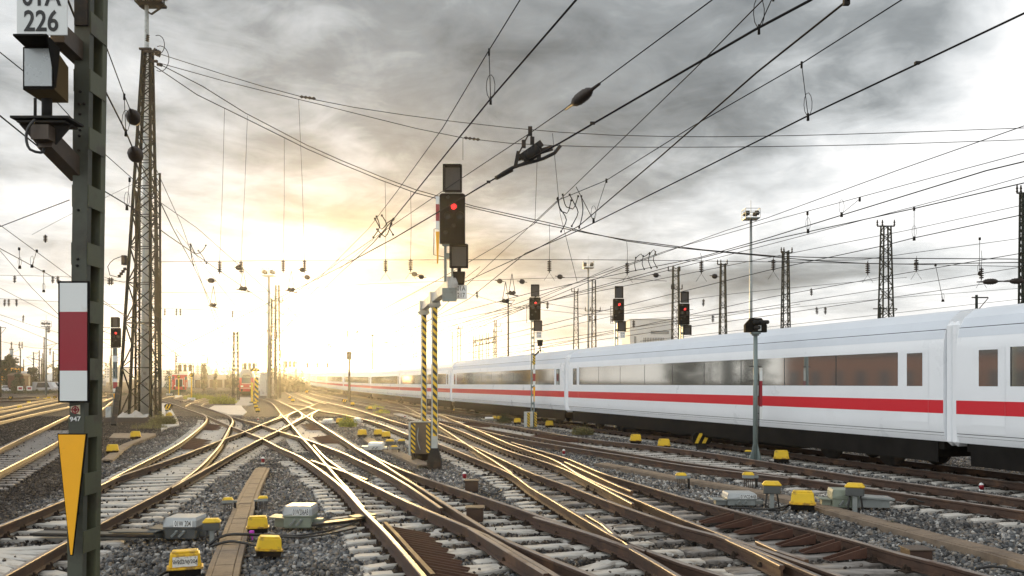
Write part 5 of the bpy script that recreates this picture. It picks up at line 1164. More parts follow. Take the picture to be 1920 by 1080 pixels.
for sx in (-1.3, 1.3):
    b.tube([(sx, -1.1, 1.1), (sx, -1.1, 2.1), (sx, .5, 2.1)], .035, 5)
b.build('handrail', M['white'], sh, world=False)
for sx in (-.75, .75):
    b = MB(); b.lathe((sx, -.80, 1.42), (sx, -.88, 1.42), [(0, .14), (1, .12)], 10); b.build('headlight', bpy.data.materials['headlight_glass'], sh, world=False)
# brown covered wagon
wg = thing('covered_wagon', 'old brown boarded wagon with a curved roof in the left distance', 'wagon', G(52, 736, 0), R(110))
b = MB(); b.box((0, 1.5, 2.2), (7.4, 2.7, 2.4)); 
for k in range(17): b.box((-3.6 + k * .45, .14, 2.2), (.06, .03, 2.38))
b.build('body', M['wagon'], wg, world=False)
b = MB(); pr = [(-1.5, 0), (-1.2, .28), (-.6, .48), (0, .55), (.6, .48), (1.2, .28), (1.5, 0)]; n = 7; b.add([(x, 1.5 + y, 3.4 + z) for x in (-3.85, 3.85) for y, z in pr], [(i, i + 1, n + i + 1, n + i) for i in range(n - 1)] + [tuple(range(n - 1, -1, -1)), tuple(range(n, 2 * n))]); b.build('roof', mat('grey_brown_roof', (.17, .13, .11), .8, var=.3), wg, world=False)
b = MB(); b.box((2.3, .13, 2.2), (1.3, .06, 2.1)); b.build('door', mat('patched_door', (.30, .27, .23), .8, var=.6, scale=1.5), wg, world=False)
b = MB(); b.box((0, 1.5, .85), (7.2, 2.4, .3)); b.build('underframe', M['under'], wg, world=False)
for x in (-2.4, 2.4):
    b = MB(); b.lathe((x, .6, .5), (x, .75, .5), [(0, .5), (1, .5)], 16); b.build('wheel', M['dark'], wg, world=False); b = MB(); b.lathe((x, 2.2, .5), (x, 2.35, .5), [(0, .5), (1, .5)], 16); b.build('wheel', M['dark'], wg, world=False)
# parked cars beside the left yard
def car(label, x, y, col, van=False):
    p = G(x, y, 0); r = thing('parked_car', label, 'car' if not van else 'van', p, 0, 'cars parked behind the left yard'); h = 1.45 if not van else 2.1; m_ = mat('car_paint', col, .3, .1, var=.03)
    b = MB(); prof = [(-2.1, .35), (2.1, .35), (2.15, .75), (1.5, .95), (.9, h), (-1.3, h), (-2.0, .98)] if not van else [(-2.3, .35), (2.3, .35), (2.35, 1.0), (1.9, 1.2), (1.35, h), (-2.25, h), (-2.3, 1.2)]
    b.prism([(x_, -.85, z) for x_, z in prof], (0, 1.7, 0)); b.build('body', m_, r, world=False)
    b = MB(); b.prism([(-1.5, -.862, .98), (1.3, -.862, .98), (.82, -.862, h - .1), (-1.2, -.862, h - .1)], (0, .01, 0)); b.build('window', M['glasspane'], r, world=False)
    for xx in (-1.35, 1.35):
        b = MB(); b.lathe((xx, -.90, .32), (xx, -.68, .32), [(0, .32), (1, .32)], 14); b.lathe((xx, .68, .32), (xx, .90, .32), [(0, .32), (1, .32)], 14); b.build('wheel', M['dark'], r, world=False)
car('white parked car at the far left edge', 4, 736, (.75, .76, .77)); car('silver parked car second from the left edge', 22, 736.5, (.45, .47, .5)); car('pale parked van right of the brown wagon', 86, 735.5, (.62, .66, .70), True); car('white parked van close behind the red and white mast board', 104, 735, (.75, .76, .76), True)
# ================================================================ trackside boxes
def fingers(b, x, z0, z1, n=5, w=.16):
    for i in range(n): b.tube([(x - w / 2 + w * i / (n - 1), -.02 + .02 * (i % 2), z1), (x - w / 2 + w * i / (n - 1) * 1.05, -.03, z0)], .010, 5)
def make_cover_box(rusty=False, label_=None):
    """yellow cover on a flanged base (local, 0.30 wide, faces -Y)"""
    r = thing('cable_junction_box', 'x', 'junction box'); b = MB(); b.box((0, 0, .19), (.31, .24, .17), taper=.90, bev=.012); b.box((0, 0, .285), (.25, .19, .03), bev=.01); b.build('yellow_cover', M['yellow_old' if rusty else 'yellow'], r, world=False)
    b = MB(); b.box((0, 0, .095), (.345, .275, .025), bev=.005); b.build('flange', M['yellow_old'], r, world=False)
    b = MB(); b.box((0, 0, .045), (.30, .22, .09)); 
    for sx in (-.08, .08): b.tube([(sx, 0, .05), (sx, 0, -.12)], .022, 6)
    b.build('base', M['black'], r, world=False); return r
def make_cap_box():
    """yellow cap over a grey terminal box on a post"""
    r = thing('cable_terminal', 'x', 'terminal box'); b = MB(); b.box((0, 0, .385), (.30, .24, .07), taper=.78, bev=.015); b.build('yellow_cap', M['yellow'], r, world=False)
    b = MB(); b.box((0, 0, .285), (.27, .21, .125), bev=.008); b.build('terminal_case', M['machine_low'], r, world=False)
    b = MB(); b.box((0, .01, .06), (.07, .05, .34)); b.build('post', M['galv'], r, world=False)
    b = MB(); b.tube(spline([(-.07, 0, .23), (-.09, -.03, .1), (-.10, -.02, -.08)], .05), .016, 6); b.tube(spline([(.08, 0, .23), (.10, .02, .1), (.12, .03, -.08)], .05), .016, 6); b.build('cable', M['cable'], r, world=False)
    return r
def make_small_cap():
    r = thing('cable_terminal', 'x', 'terminal box'); b = MB(); b.box((0, 0, .27), (.26, .2, .07), taper=.80, bev=.015); b.build('yellow_cap', M['yellow'], r, world=False)
    b = MB(); b.box((0, 0, .205), (.25, .19, .07), bev=.006); b.box((.17, .03, .20), (.10, .09, .06), bev=.01); b.build('terminal_case', M['galv'], r, world=False)
    b = MB(); fingers(b, 0, -.05, .18); b.build('cable', M['rustarm'], r, world=False)
    b = MB(); b.tube([(.17, .03, .18), (.18, .03, -.08)], .03, 7); b.build('post', M['dark'], r, world=False)
    return r
pA, pAr, pB, pS = make_cover_box(), make_cover_box(True), make_cap_box(), make_small_cap(); remember()
used = set()
def put(proto, label, x, ybot, wpx, rz=0.0, z=0.0, group=None, yb=None):
    p = G(x, ybot, z); wm = {pA: .345, pAr: .345, pB: .30, pS: .26}[proto]; sc = wpx * p.y / F / wm; rz += math.atan2(-p.x, p.y) * .85
    if proto not in used: used.add(proto); o = proto; o.location = p; o.rotation_euler = (0, 0, rz); o['label'] = label
    else: o = dup(proto, p, rz, label)
    o.scale = (sc, sc * .75, sc * (.84 if proto in (pA, pAr) else 1))
    if group: o['group'] = group
    return o
bx = put(pAr, 'worn yellow box with a white W202/W204 label in the near left foreground', 347, 1078, 64, R(3))
b = MB(); b.box((.0, -.1235, .180), (.235, .004, .12)); lb_ = b.build('label_plate', M['label'] if 'label' in M else M.setdefault('label', mat('flaking_white_label', (.70, .68, .62), .7, var=.1, dirt=(.12, .09, .06), dirt_amt=.35, dscale=30)), bx, world=False)
text_mesh('W202/W204', .066, M['letter'], 'label_text', lb_, Vector((.0, -.127, .178)), FACE, .66, .0006)
put(pA, 'large tilted yellow box on a post, nearest of the pair right of the centre trough', 503, 1041, 50, R(8)).rotation_euler = (R(2), R(5), R(20))
put(pA, 'yellow box just behind the large tilted yellow box, touching the centre trough', 483, 998, 42, R(2))
put(pB, 'yellow capped terminal on a grey post right of the 01W 204 machine', 397, 1018, 33, R(-4))
put(pS, 'small yellow capped terminal with brown cables left of the centre trough', 427, 956, 20); put(pS, 'small yellow capped terminal with brown cables right of the centre trough', 493, 952, 19, R(180))
put(pA, 'yellow box on the dark soil below and left of the lattice tower', 211, 850, 23); put(pA, 'yellow box on the path at the foot of the lattice tower', 254, 823, 20)
put(pA, 'lone yellow box on the ballast between two sunlit tracks in the centre', 679, 819, 19); put(pA, 'left box of the close pair of yellow boxes in the sun', 709, 818, 18); put(pA, 'right box of the close pair of yellow boxes in the sun', 724, 822, 18)
put(pB, 'tall yellow capped terminal in the sun, left of a pair on posts', 731, 846, 16); put(pB, 'tall yellow capped terminal in the sun, right of a pair on posts', 753, 843, 14); put(pS, 'low yellow capped terminal in front of two taller ones', 739, 850, 13)
put(pA, 'yellow box left of the sunlit weed between the tracks', 637, 795, 15); put(pA, 'yellow box right of the sunlit weed between the tracks', 656, 794, 13)
put(pA, 'small yellow box just left of the slim mast signal', 970, 795, 15); put(pA, 'small yellow box just right of the slim mast signal', 1030, 801, 17); put(pA, 'yellow box on the verge before the train, left of a similar one', 1192, 831, 23); put(pA, 'yellow box on the verge before the train, right of a similar one', 1245, 841, 25)
put(pA, 'yellow box right of the low shunting signal post', 1465, 866, 30); put(pA, 'big clean yellow box right of the 01W224AB machine', 1505, 955, 48, R(-3))
put(pB, 'yellow capped terminal on a pale post behind the 01W224AB machine', 1447, 951, 35); put(pB, 'yellow capped terminal on the grey green machine at the right', 1603, 956, 36, R(-6))
put(pS, 'small yellow capped terminal on brown legs beside the right hand trough', 1277, 911, 21); put(pS, 'small yellow capped terminal beyond the right hand trough, right of a similar one', 1403, 911, 22)
put(pB, 'yellow capped box low beside the foot of the low shunting signal', 1403, 862, 13)
put(pA, 'small yellow box beside a weed left of the slim mast signal', 936, 788, 11); put(pA, 'tiny yellow box beside a white box on the far verge', 927, 786.5, 9); put(pA, 'tiny yellow box high on the verge between the striped posts and the slim signal', 848, 773, 9)
put(pA, 'yellow box on the path beside the striped indicator by the tower', 318, 778, 7, z=.03); put(pA, 'nearer yellow box on the path right of the tower base', 317, 785, 14); put(pB, 'tiny yellow capped terminal on the path right of the tower base', 313, 776, 7, z=.03)
for i, (lab, x, y, w) in enumerate([('yellow box in the left yard beside a white stone', 37, 767, 9), ('yellow box in the left yard nearest the mast board', 91, 749, 7), ('yellow box in the left yard behind the two shiny rails', 54, 757, 7), ('yellow box at the very left edge of the yard', 2, 767, 6), ('far yellow box in the left yard beyond two others', 71, 748, 5), ('farthest yellow box in the left yard near the mast board', 84, 750, 5),
                                   ('sunlit yellow box nearer of three below the striped pole', 483, 772, 9), ('sunlit yellow box middle of three below the striped pole', 480, 765, 8), ('sunlit yellow box farthest of three below the striped pole', 478, 758, 7), ('yellow box beside the S bend of the far tracks', 549, 753, 7), ('second yellow box beside the S bend of the far tracks', 543, 747, 5), ('yellow box in the sun on the far track turnout', 694, 768, 8), ('yellow box in the sun beside a weed on the right', 714, 774, 8), ('yellow box in the sun by the thin far pole', 661, 760, 8)]):
    put(pA, lab, x, y, w)
# point machines
def machine(label, x, ybot, wpx, txt, lid='machine', case='machine_low', rz=0.0, hk=1.0, text_off=.1):
    p = G(x, ybot, 0); w = wpx * p.y / F * .92; r = thing('point_machine', label, 'point machine', p, rz); h = .34 * hk
    b = MB(); b.box((0, .2, h * .28), (w * .96, .42, h * .56), bev=.02); b.box((0, .2, h * .55), (w * 1.02, .47, .03), bev=.008); c_ = b.build('machine_case', M[case], r, world=False)
    b = MB(); b.prism([(-w / 2, -.03, h * .60), (w / 2, -.03, h * .60), (w / 2, -.03, h * .88), (w / 2 - .03, 0.02, h), (-w / 2 + .03, .02, h), (-w / 2, -.03, h * .88)], (0, .44, 0)); l_ = b.build('lid', M[lid], r, world=False)
    if txt:
        tw_ = w * .56; b = MB(); b.box((w * text_off, -.0335, h * .745), (tw_, .005, h * .29)); lp = b.build('label_plate', M['white'], l_, world=False)
        text_mesh(txt, h * .36, M['letter'], 'label_text', lp, Vector((w * text_off, -.0372, h * .742)), FACE, tw_ * .95 / (h * .36 * .60 * len(txt)), .0010)
    b = MB()
    for sx in (-.1, .12): b.bar((w * sx, -.02, h * .36), (w * sx - .07, -.06, h * .16), .03); b.lathe((w * sx, -.04, h * .38), (w * sx, .0, h * .38), [(0, .022), (1, .025)], 8)
    b.build('lid_catch', M['galv'], c_, world=False)
    b = MB(); b.box((w * .62, .2, h * .22), (w * .35, .16, h * .3), bev=.01); b.build('rod_housing', M[case], r, world=False); b = MB(); b.box((-w * .66, .2, h * .25), (w * .36, .22, h * .46), bev=.01); b.box((-w * .74, .2, h * .46), (w * .5, .36, .02), Matrix.Rotation(R(4), 3, 'Y')); b.build('rod_cover', M[case], r, world=False)
    return r
machine('grey point machine marked 01W 204 beside the left foreground track', 338, 1012, 68, '01W 204')
machine('grey green point machine marked 01W206AB right of the two big yellow boxes', 558, 991, 60, '01W206AB', 'machine', 'machine_green', 0, 1.1, .12)
machine('light grey point machine marked 01W224AB right of the dark turnout', 1391, 949, 60, '01W224AB', 'machine', 'galv', 0, .75, .2)
gm = machine('grey green point machine without label under a yellow capped terminal on the right', 1585, 953, 52, None, 'machine_green', 'machine_green', R(-8), 1.05)
b = MB(); b.box((.55, .25, .20), (.75, .5, .03), Matrix.Rotation(R(3), 3, 'Y')); b.box((.55, .25, .09), (.6, .3, .16)); b.build('crank_cover', M['galv'], gm, world=False)
machine('pale point machine in the sun left of three yellow capped terminals', 704, 844, 30, None, 'white', 'white', 0, .8)
machine('pale point machine in the sun left of the weed between the tracks', 614, 794, 19, None, 'white', 'white', 0, .8); machine('pale point machine in the sun right of the weed between the tracks', 669, 792, 14, None, 'white', 'white', 0, .8)
machine('tiny white machine with a label on the verge left of the slim mast signal', 917, 789, 17, None, 'white', 'galv', 0, .7)
# drive rods across the left foreground track, and lock boxes between rails
for lab, pa, pb in (('steel drive rod cover across the left foreground track at the 01W 204 machine', (70, 1000), (300, 1004)), ('steel drive rod running from the 01W206AB machine into the middle track', (590, 984), (700, 971))):
    a, c = G(*pa, .07), G(*pb, .07); r = thing('drive_rod', lab, 'point rod', (a + c) / 2)
    b = MB(); b.bar(a, c, .22, .06); b.build('rod_cover', M['machine_low'], r)
    b = MB(); b.bar(a.lerp(c, .62) + Vector((0, .0, .06)), c + Vector((0, 0, .07)), .26, .02); b.build('cover_plate', M['machine_low'], r); b = MB(); b.tube([a + Vector((0, -.2, .02)), c + Vector((0, -.2, .02))], .02, 6); b.tube([a + Vector((0, .2, .02)), c + Vector((0, .2, .02))], .02, 6); b.build('rod', M['dark'], r)
for lab, x, y in (('rusty square box between the rails in the middle of the lower turnout', 890, 976), ('rusty square box on the ballast below the red peg at the striped posts', 884, 920), ('rusty low box at the end of the dark turnout on the right', 1728, 1063)):
    p = G(x, y, 0); r = thing('lock_box', lab, 'box', p); b = MB(); b.box((0, .15, .09), (.30, .30, .24), bev=.01); b.build('box_body', M['rust'], r, world=False); b = MB(); b.box((0, .15, .222), (.34, .34, .02), bev=.004); b.build('lid', M['rustarm'], r, world=False)
# cables lying about
def cable(label, paths, r_=.022):
    b = MB()
    for pa in paths: b.tube(spline(pa, .08), r_, 7)
    o = b.build('cable', M['cable'], None); tag(o, label, 'cable')
g_ = lambda x, y, z=.03: G(x, y, z)
cable('thick black cable arching over the centre trough to the tilted yellow box, upper one', [[g_(392, 1022, -.02), g_(404, 1012, .05), g_(425, 1003, .12), g_(455, 1002, .12), g_(490, 1003, .08), g_(520, 1004, .02)]])
cable('thick black cable arching over the centre trough to the tilted yellow box, lower one', [[g_(394, 1026, -.02), g_(408, 1020, .06), g_(430, 1015, .09), g_(460, 1018, .08), g_(500, 1028, .02)]])
cable('bundle of black cables running from the tilted yellow box to the middle track', [[g_(518, 1003, .02), g_(560, 1004, .03), g_(600, 998, .03), g_(650, 986, .04), g_(680, 973, .08)], [g_(520, 1006, .0), g_(570, 1007, .02), g_(620, 1000, .03), g_(668, 990, .03)]], .017)
cable('black cable curling from the tilted yellow box post into the ballast', [[g_(521, 1010, .06), g_(524, 1024, .0), g_(515, 1036, -.01), g_(490, 1042, -.02), g_(462, 1046, -.05)]], .015)
cable('black cable at the edge below the W202/W204 box', [[g_(320, 1072, .0), g_(308, 1074, .04), g_(296, 1082, .0), g_(290, 1095, -.03)]], .02)
cable('black cables joining the 01W224AB machine and the clean yellow box', [[g_(1370, 952, .03), g_(1400, 953, .03), g_(1440, 955, .03), g_(1470, 950, .06), g_(1488, 940, .1)], [g_(1440, 957, .0), g_(1465, 957, .0), g_(1480, 947, .06), g_(1495, 944, .09)]], .018)
cable('black cable looping on the ballast at the rusty box below the red peg', [[g_(880, 905, .0), g_(900, 908, .02), g_(920, 912, .03), g_(940, 920, .0), g_(925, 926, .0), g_(900, 918, .02)]], .015)
cable('black cable on the ballast in the lower right corner', [[g_(1830, 1066, .02), g_(1865, 1062, .02), g_(1890, 1066, .02), g_(1935, 1076, .0)]], .02)
cable('cable looped at the near rail end of the rusty track on the right', [[g_(1698, 945, .0), g_(1704, 936, .10), g_(1714, 935, .12), g_(1725, 940, .08), g_(1770, 947, .03), g_(1850, 958, .02)]], .016)
# pegs: white and red fouling point markers
def make_peg():
    r = thing('marker_peg', 'x', 'marker peg'); b = MB(); b.lathe((0, 0, -.05), (0, 0, .26), [(0, .055), (.3, .055)], 10); b.lathe((0, 0, .17), (0, 0, .27), [(0, .055), (.4, .052), (.75, .036), (1, .005)], 10); b.build('white_body', M['white'], r, world=False)
    b = MB(); b.lathe((0, -.006, .02), (0, -.006, .24), [(0, .052), (.75, .052), (1, .02)], 10); b.build('red_band', M['red'], r, world=False); return r
peg = make_peg(); remember(); first = True
for lab, x, y, h in (('red and white marker peg where the star of rails meets the ballast', 493, 868, 12), ('red and white marker peg on the ballast right of the striped posts', 871, 898, 14), ('red and white marker peg on the grey ballast right of the middle', 1057, 852, 10), ('red and white marker peg beside the train track at the far right', 1840, 919, 14), ('tiny red and white marker peg behind the star of rails', 484, 788, 5), ('tiny pale marker peg in the sun among the far turnouts', 759, 783, 5)):
    p = G(x, y, 0); o = peg if first else dup(peg, p, 0, lab); first = False; o.location = p; o['label'] = lab; sc = h * p.y / F / .27; o.scale = (max(1, sc * .9), max(1, sc * .9), sc)
# striped point indicators
def indicator(label, x, y, wpx, yb=None):
    p = G(x, y, 0); p.z += .10; w = wpx * p.y / F; r = thing('point_indicator', label, 'point indicator', p); h = w * .62
    b = MB(); b.prism([(-w / 2, 0, .08 + h * .3), (-w * .36, 0, .08), (w * .36, 0, .08), (w / 2, 0, .08 + h * .3), (w / 2, 0, .08 + h * .72), (w * .30, 0, .08 + h), (-w * .30, 0, .08 + h), (-w / 2, 0, .08 + h * .72)], (0, .28, 0)); b.build('housing', M['black'], r, world=False)
    b = MB()
    for k in (-.32, .06):
        b.prism([(w * (k - .08), -.004, .08 + h * .08), (w * (k + .10), -.004, .08 + h * .08), (w * (k + .36), -.004, .08 + h * .92), (w * (k + .16), -.004, .08 + h * .92)], (0, .006, 0))
    b.build('yellow_bars', M['yellow'], r, world=False); b = MB(); b.box((0, .14, .04), (w * .5, .22, .3)); b.build('base', M['dark'], r, world=False)
indicator('black point indicator with yellow diagonal bars on the verge before the train', 1317, 842, 36); indicator('black and yellow point indicator on the path right of the tower base', 315, 770, 14); indicator('black and yellow point indicator beside the thin far pole in the sun', 646, 757, 10); indicator('tiny black and yellow point indicator by the S bend', 575, 738, 7)
indicator('yellow striped point indicator lying in the left yard', 19, 750, 7); indicator('yellow striped point indicator in the left yard next to the mast board', 102, 749, 6)
# striped signs on yellow poles
for lab, x, y, ytop, w in (('round black and yellow striped sign on a yellow pole, nearest of three on the left', 359, 750, 703, 8), ('round black and yellow striped sign on a yellow pole before the red shunting engine', 335, 745, 706, 7), ('round black and yellow striped sign left of the red shunting engine', 318, 741, 707, 6)):
    p = G(x, y, 0); r = thing('stop_sign_post', lab, 'sign', p); Y = p.y; z = H + (HY - ytop) * Y / F - p.z; w_ = w * Y / F / 2
    b = MB(); b.tube([(0, 0, 0), (0, 0, z - w_)], .10, 8); b.build('pole', M['yellow'], r, world=False)
    b = MB(); b.lathe((0, -.08, z), (0, 0, z), [(0, w_), (1, w_)], 16); b.build('sign_disc', M['black'], r, world=False)
    b = MB()
    for k in (-.5, .15): b.prism([(w_ * (k - .15), -.086, z - w_ * .55), (w_ * (k + .2), -.086, z - w_ * .55), (w_ * (k + .6), -.086, z + w_ * .6), (w_ * (k + .22), -.086, z + w_ * .6)], (0, .005, 0))
    b.build('yellow_bars', M['yellow'], r, world=False)
    b = MB(); b.box((0, 0, .15), (.9, .6, .35)); b.build('foot', M['white'], r, world=False)
def zt_at(y_px, Y): return H + (HY - y_px) * Y / F
p = G(481, 753, 0); r = thing('striped_pole', 'thick yellow and black striped pole right of the red double deck train', 'pole', p); Y = p.y
b = MB(); b.box((0, 0, zt_at(708, Y) / 2), (.42, .3, zt_at(708, Y))); b.build('pole', M['stripe_wide'] if 'stripe_wide' in M else M.setdefault('stripe_wide', stripes('wide_stripes', (.80, .52, .015), (.025, .022, .02), 1.5, (1, 0, 1))), r, world=False)
b = MB(); b.bar((-.15, 0, zt_at(708, Y)), (-.25, 0, zt_at(695, Y)), .07); b.build('sign_stem', M['yellow'], r, world=False)
b = MB(); b.prism([(-.75, -.05, zt_at(697, Y)), (.35, -.05, zt_at(697, Y)), (.45, -.05, zt_at(694, Y)), (.2, -.05, zt_at(691, Y)), (-.55, -.05, zt_at(691, Y)), (-.85, -.05, zt_at(694, Y))], (0, .08, 0)); b.build('sign_board', M['black'], r, world=False)
b = MB(); z_ = zt_at(697, Y); z2_ = zt_at(691, Y)
for k in (-.55, -.15): b.prism([(k, -.056, z_ + .05), (k + .18, -.056, z_ + .05), (k + .45, -.056, z2_ - .05), (k + .25, -.056, z2_ - .05)], (0, .005, 0))
b.build('yellow_bars', M['yellow'], r, world=False)
p = G(472.5, 756, 0); r = thing('yellow_post', 'plain yellow post in front of the red double deck train', 'post', p); b = MB(); b.box((0, 0, 1.25), (.22, .22, 2.6), bev=.02); b.build('post', M['yellow'], r, world=False); b = MB(); b.box((0, 0, .08), (.5, .5, .2)); b.build('foot', M['dark'], r, world=False)
p = G(187, 741, 0); r = thing('striped_pole', 'yellow and black striped lattice post between the signal mast and the tower', 'pole', p); b = MB(); b.box((0, 0, 1.9), (.5, .3, 3.9)); b.build('pole', M['stripe_wide'], r, world=False); b = MB(); b.box((0, 0, .1), (.8, .6, .3)); b.build('foot', M['conc'], r, world=False)
for lab, x in (('left one of two stop boards with a red field in the left yard', 38), ('right one of two stop boards with a red field in the left yard', 55)):
    p = G(x, 739.5, 0); r = thing('stop_board', lab, 'stop board', p); b = MB(); b.box((0, 0, 1.1), (1.0, .06, .75), bev=.02); b.build('board', M['white'], r, world=False); b = MB(); b.box((0, -.034, 1.1), (.66, .008, .42)); b.build('red_field', M['red'], r, world=False)
    b = MB(); b.bar((-.3, .05, 0), (-.3, .05, 1.0), .07); b.bar((.3, .05, 0), (.3, .05, 1.0), .07); b.build('leg', M['dark'], r, world=False)
# leaning post by the tower, sack of pale sheeting inside the tower foot
a, c = G(213, 797, 0), P(222, 727, 54); r = thing('leaning_post', 'dark plank leaning at the left foot of the lattice tower', 'post', a); b = MB(); b.bar(a, c, .30, .15); b.build('plank', M['dark'], r)
b = MB(); b.cur = 0
rr = random.Random(4); nx, ny = 26, 7
b.add([(Xt - .95 + 1.9 * i / (nx - 1) + rr.uniform(-.03, .03), Yt - 1.2 + .8 * j / (ny - 1), .30 + math.sin(math.pi * j / (ny - 1)) * (.30 + .14 * math.sin(i * .55) + rr.uniform(-.07, .07)) * math.sin(math.pi * (i + .3) / nx) ** .4) for j in range(ny) for i in range(nx)], [(j * nx + i, j * nx + i + 1, (j + 1) * nx + i + 1, (j + 1) * nx + i) for j in range(ny - 1) for i in range(nx - 1)])
tag(b.build('plastic_sheeting', M['slab']), 'crumpled pale plastic sheeting lying inside the foot of the lattice tower', 'sheeting')
p = G(472, 1006, .02); b = MB(); b.box(p + Vector((0, 0, .05)), (.07, .05, .09), bev=.008); b.box(p + Vector((.01, 0, -.03)), (.02, .02, .12)); tag(b.build('marking_peg', mat('magenta_plastic', (.55, .05, .50), .5, var=.1)), 'small magenta marking peg between the two big yellow boxes', 'peg')
# ================================================================ vegetation
def tuft(name, label, p, rad, h, n, m, seed, cat='weed', up=.6):
    rr = random.Random(seed); b = MB()
    for i in range(n):
        a = rr.uniform(0, 6.283); d = rad * rr.random() ** .6; o = p + Vector((math.cos(a) * d, math.sin(a) * d * .7, 0)); hh = h * rr.uniform(.4, 1) * (1.15 - .6 * d / rad)
        t = Vector((rr.uniform(-1, 1) * (1 - up), rr.uniform(-1, 1) * (1 - up), 1)).normalized(); s = t.cross(Vector((rr.uniform(-1, 1), rr.uniform(-1, 1), .1))).normalized() * h * .022
        q = o + t * hh; b.add([o - s, o + s, q], [(0, 1, 2)])
        for k in range(4):
            c = o + t * hh * rr.uniform(.3, 1.0) + Vector((rr.uniform(-1, 1), rr.uniform(-1, 1), rr.uniform(-.4, .6))) * h * .12; u = Vector((rr.uniform(-1, 1), rr.uniform(-1, 1), rr.uniform(-.3, .8))).normalized() * h * .055; w = u.cross(Vector((rr.uniform(-1, 1), rr.uniform(-1, 1), rr.uniform(-1, 1)))).normalized() * h * .028
            b.add([c - u, c + w, c + u, c - w], [(0, 1, 2, 3)])
    return tag(b.build(name, M[m]), label, cat)
tuft('bush', 'larger bright green bush beside the isolated lattice mast', G(418, 757, 0), 1.6, 1.3, 500, 'leafy', 1, 'bush'); tuft('bush', 'smaller flat bright green bush among the far left tracks', G(374, 748, 0), 2.3, 1.0, 450, 'leafy', 2, 'bush')
tuft('weed', 'sunlit green weed between two yellow boxes in the centre', G(652, 800, 0), .5, .75, 260, 'leafy', 3); tuft('weed', 'weed beside the small yellow box left of the slim mast signal', G(945, 793, 0), .5, .7, 200, 'leaf', 4); tuft('weed', 'dry weed on the verge right of the slim mast signal', G(1092, 815, 0), .55, .55, 260, 'leafdry', 5)
tuft('weed', 'dry grass at the right foot of the lattice tower', G(306, 796, 0), .8, .8, 380, 'leafdry', 6); tuft('weed', 'dry grass in front of the lattice tower foot', G(280, 803, 0), 1.0, .4, 260, 'leafdry', 7); tuft('weed', 'sunlit weed near the thin far pole', G(702, 767, 0), .9, .6, 200, 'leafy', 8); tuft('weed', 'small yellowed weed beyond the sunlit turnouts', G(716, 775, 0), .7, .5, 160, 'leafy', 9)
tuft('weed', 'scrub at the foot of the masts left of the S bend', G(536, 735, 0), 5, 4.5, 500, 'leaf', 10); tuft('weed', 'tiny green weed on the right hand ballast', G(1673, 983, 0), .10, .12, 40, 'leaf', 11)
b = tuft('verge_grass', 'rough grass along the verge below the sunlit end of the train', G(660, 741, 0), 7, .6, 700, 'leafdry', 12); del b['category']; b['kind'] = 'stuff'
for i, (x, y, rad) in enumerate([(20, 737, 14), (95, 737.5, 10), (335, 741, 14), (395, 737, 14)]):
    b = tuft('verge_grass', 'rough green verge at the far edge of the left yard', G(x, y, 0), rad, 1.0, 900, 'leaf', 20 + i); del b['category']; b['kind'] = 'stuff'
def tree(name, label, x, y, ytop, wpx, seed, m='leaf', dens=900, group=None, base=None):
    p = base or G(x, y, 0); Y = p.y; h = H + (HY - ytop) * Y / F - p.z; w = wpx * Y / F / 2; rr = random.Random(seed); r = thing(name, label, 'tree', p, 0, group); tall = h / (2 * w) > 2
    b = MB(); b.tube([(0, 0, -.2), (.1, 0, h * .3), (0, .1, h * .75)], [h * .03 + .1, h * .022 + .06, .04], 7)
    for k in range(7):
        a = k * 2.4; z = h * (.28 + .07 * k); b.tube([(0, 0, z), (math.cos(a) * w * .5, math.sin(a) * w * .5, z + h * .14)], [.10, .03], 5)
    b.build('trunk', M['bark'], r, world=False); b = MB(); nc = (26 if dens < 1500 else 70) if not tall else 34; cl_ = []
    for k in range(nc):
        t = rr.uniform(.10, .97); wr = math.sin(math.pi * min(1, .12 + t * .86)) ** .6 if not tall else (1.1 - t) ** .4
        a = rr.uniform(0, 6.283); d = w * wr * rr.uniform(.2, .85); cl_.append((Vector((math.cos(a) * d, math.sin(a) * d, h * t)), max(w * (.34 if nc < 50 else .26), h * .06) * rr.uniform(.7, 1.5)))
    sz = max(.10, h * (.034 if nc < 50 else .033))
    for i in range(dens):
        c, rd = cl_[i % nc]; v_ = Vector((rr.gauss(0, 1), rr.gauss(0, 1), rr.gauss(0, .8))); v_ = v_.normalized() * rd * rr.random() ** .4; u = Vector((rr.uniform(-1, 1), rr.uniform(-1, 1), rr.uniform(-1, 1))).normalized() * sz; q = u.cross(Vector((rr.uniform(-1, 1), rr.uniform(-1, 1), rr.uniform(-1, 1)))).normalized() * sz * .6
        b.add([c + v_ - u, c + v_ + q, c + v_ + u, c + v_ - q], [(0, 1, 2, 3)])
    b.build('crown', M[m], r, world=False); return r
tree('broadleaf_tree', 'large dark tree at the left edge below the blue chimney', 17, 736, 667, 40, 1, dens=4600); tree('broadleaf_tree', 'dark bushy tree right of the large tree at the left edge', 34, 737, 700, 24, 2, dens=2200); tree('broadleaf_tree', 'dense dark shrub tree in front of the grey gabled house', 27, 738, 714, 17, 3, dens=1600)
tree('broadleaf_tree', 'dark tree behind the brown wagon', 62, 733, 688, 26, 4, dens=2200); tree('broadleaf_tree', 'dark tree partly hidden by the red and white mast board', 108, 732, 690, 24, 5, dens=1800)
tree('poplar_tree', 'tall narrow poplar right of the red shunting engine', 383, 732, 681, 11, 6, dens=1000); tree('poplar_tree', 'short narrow tree right of the tall poplar', 404, 731, 690, 7, 7, dens=500)
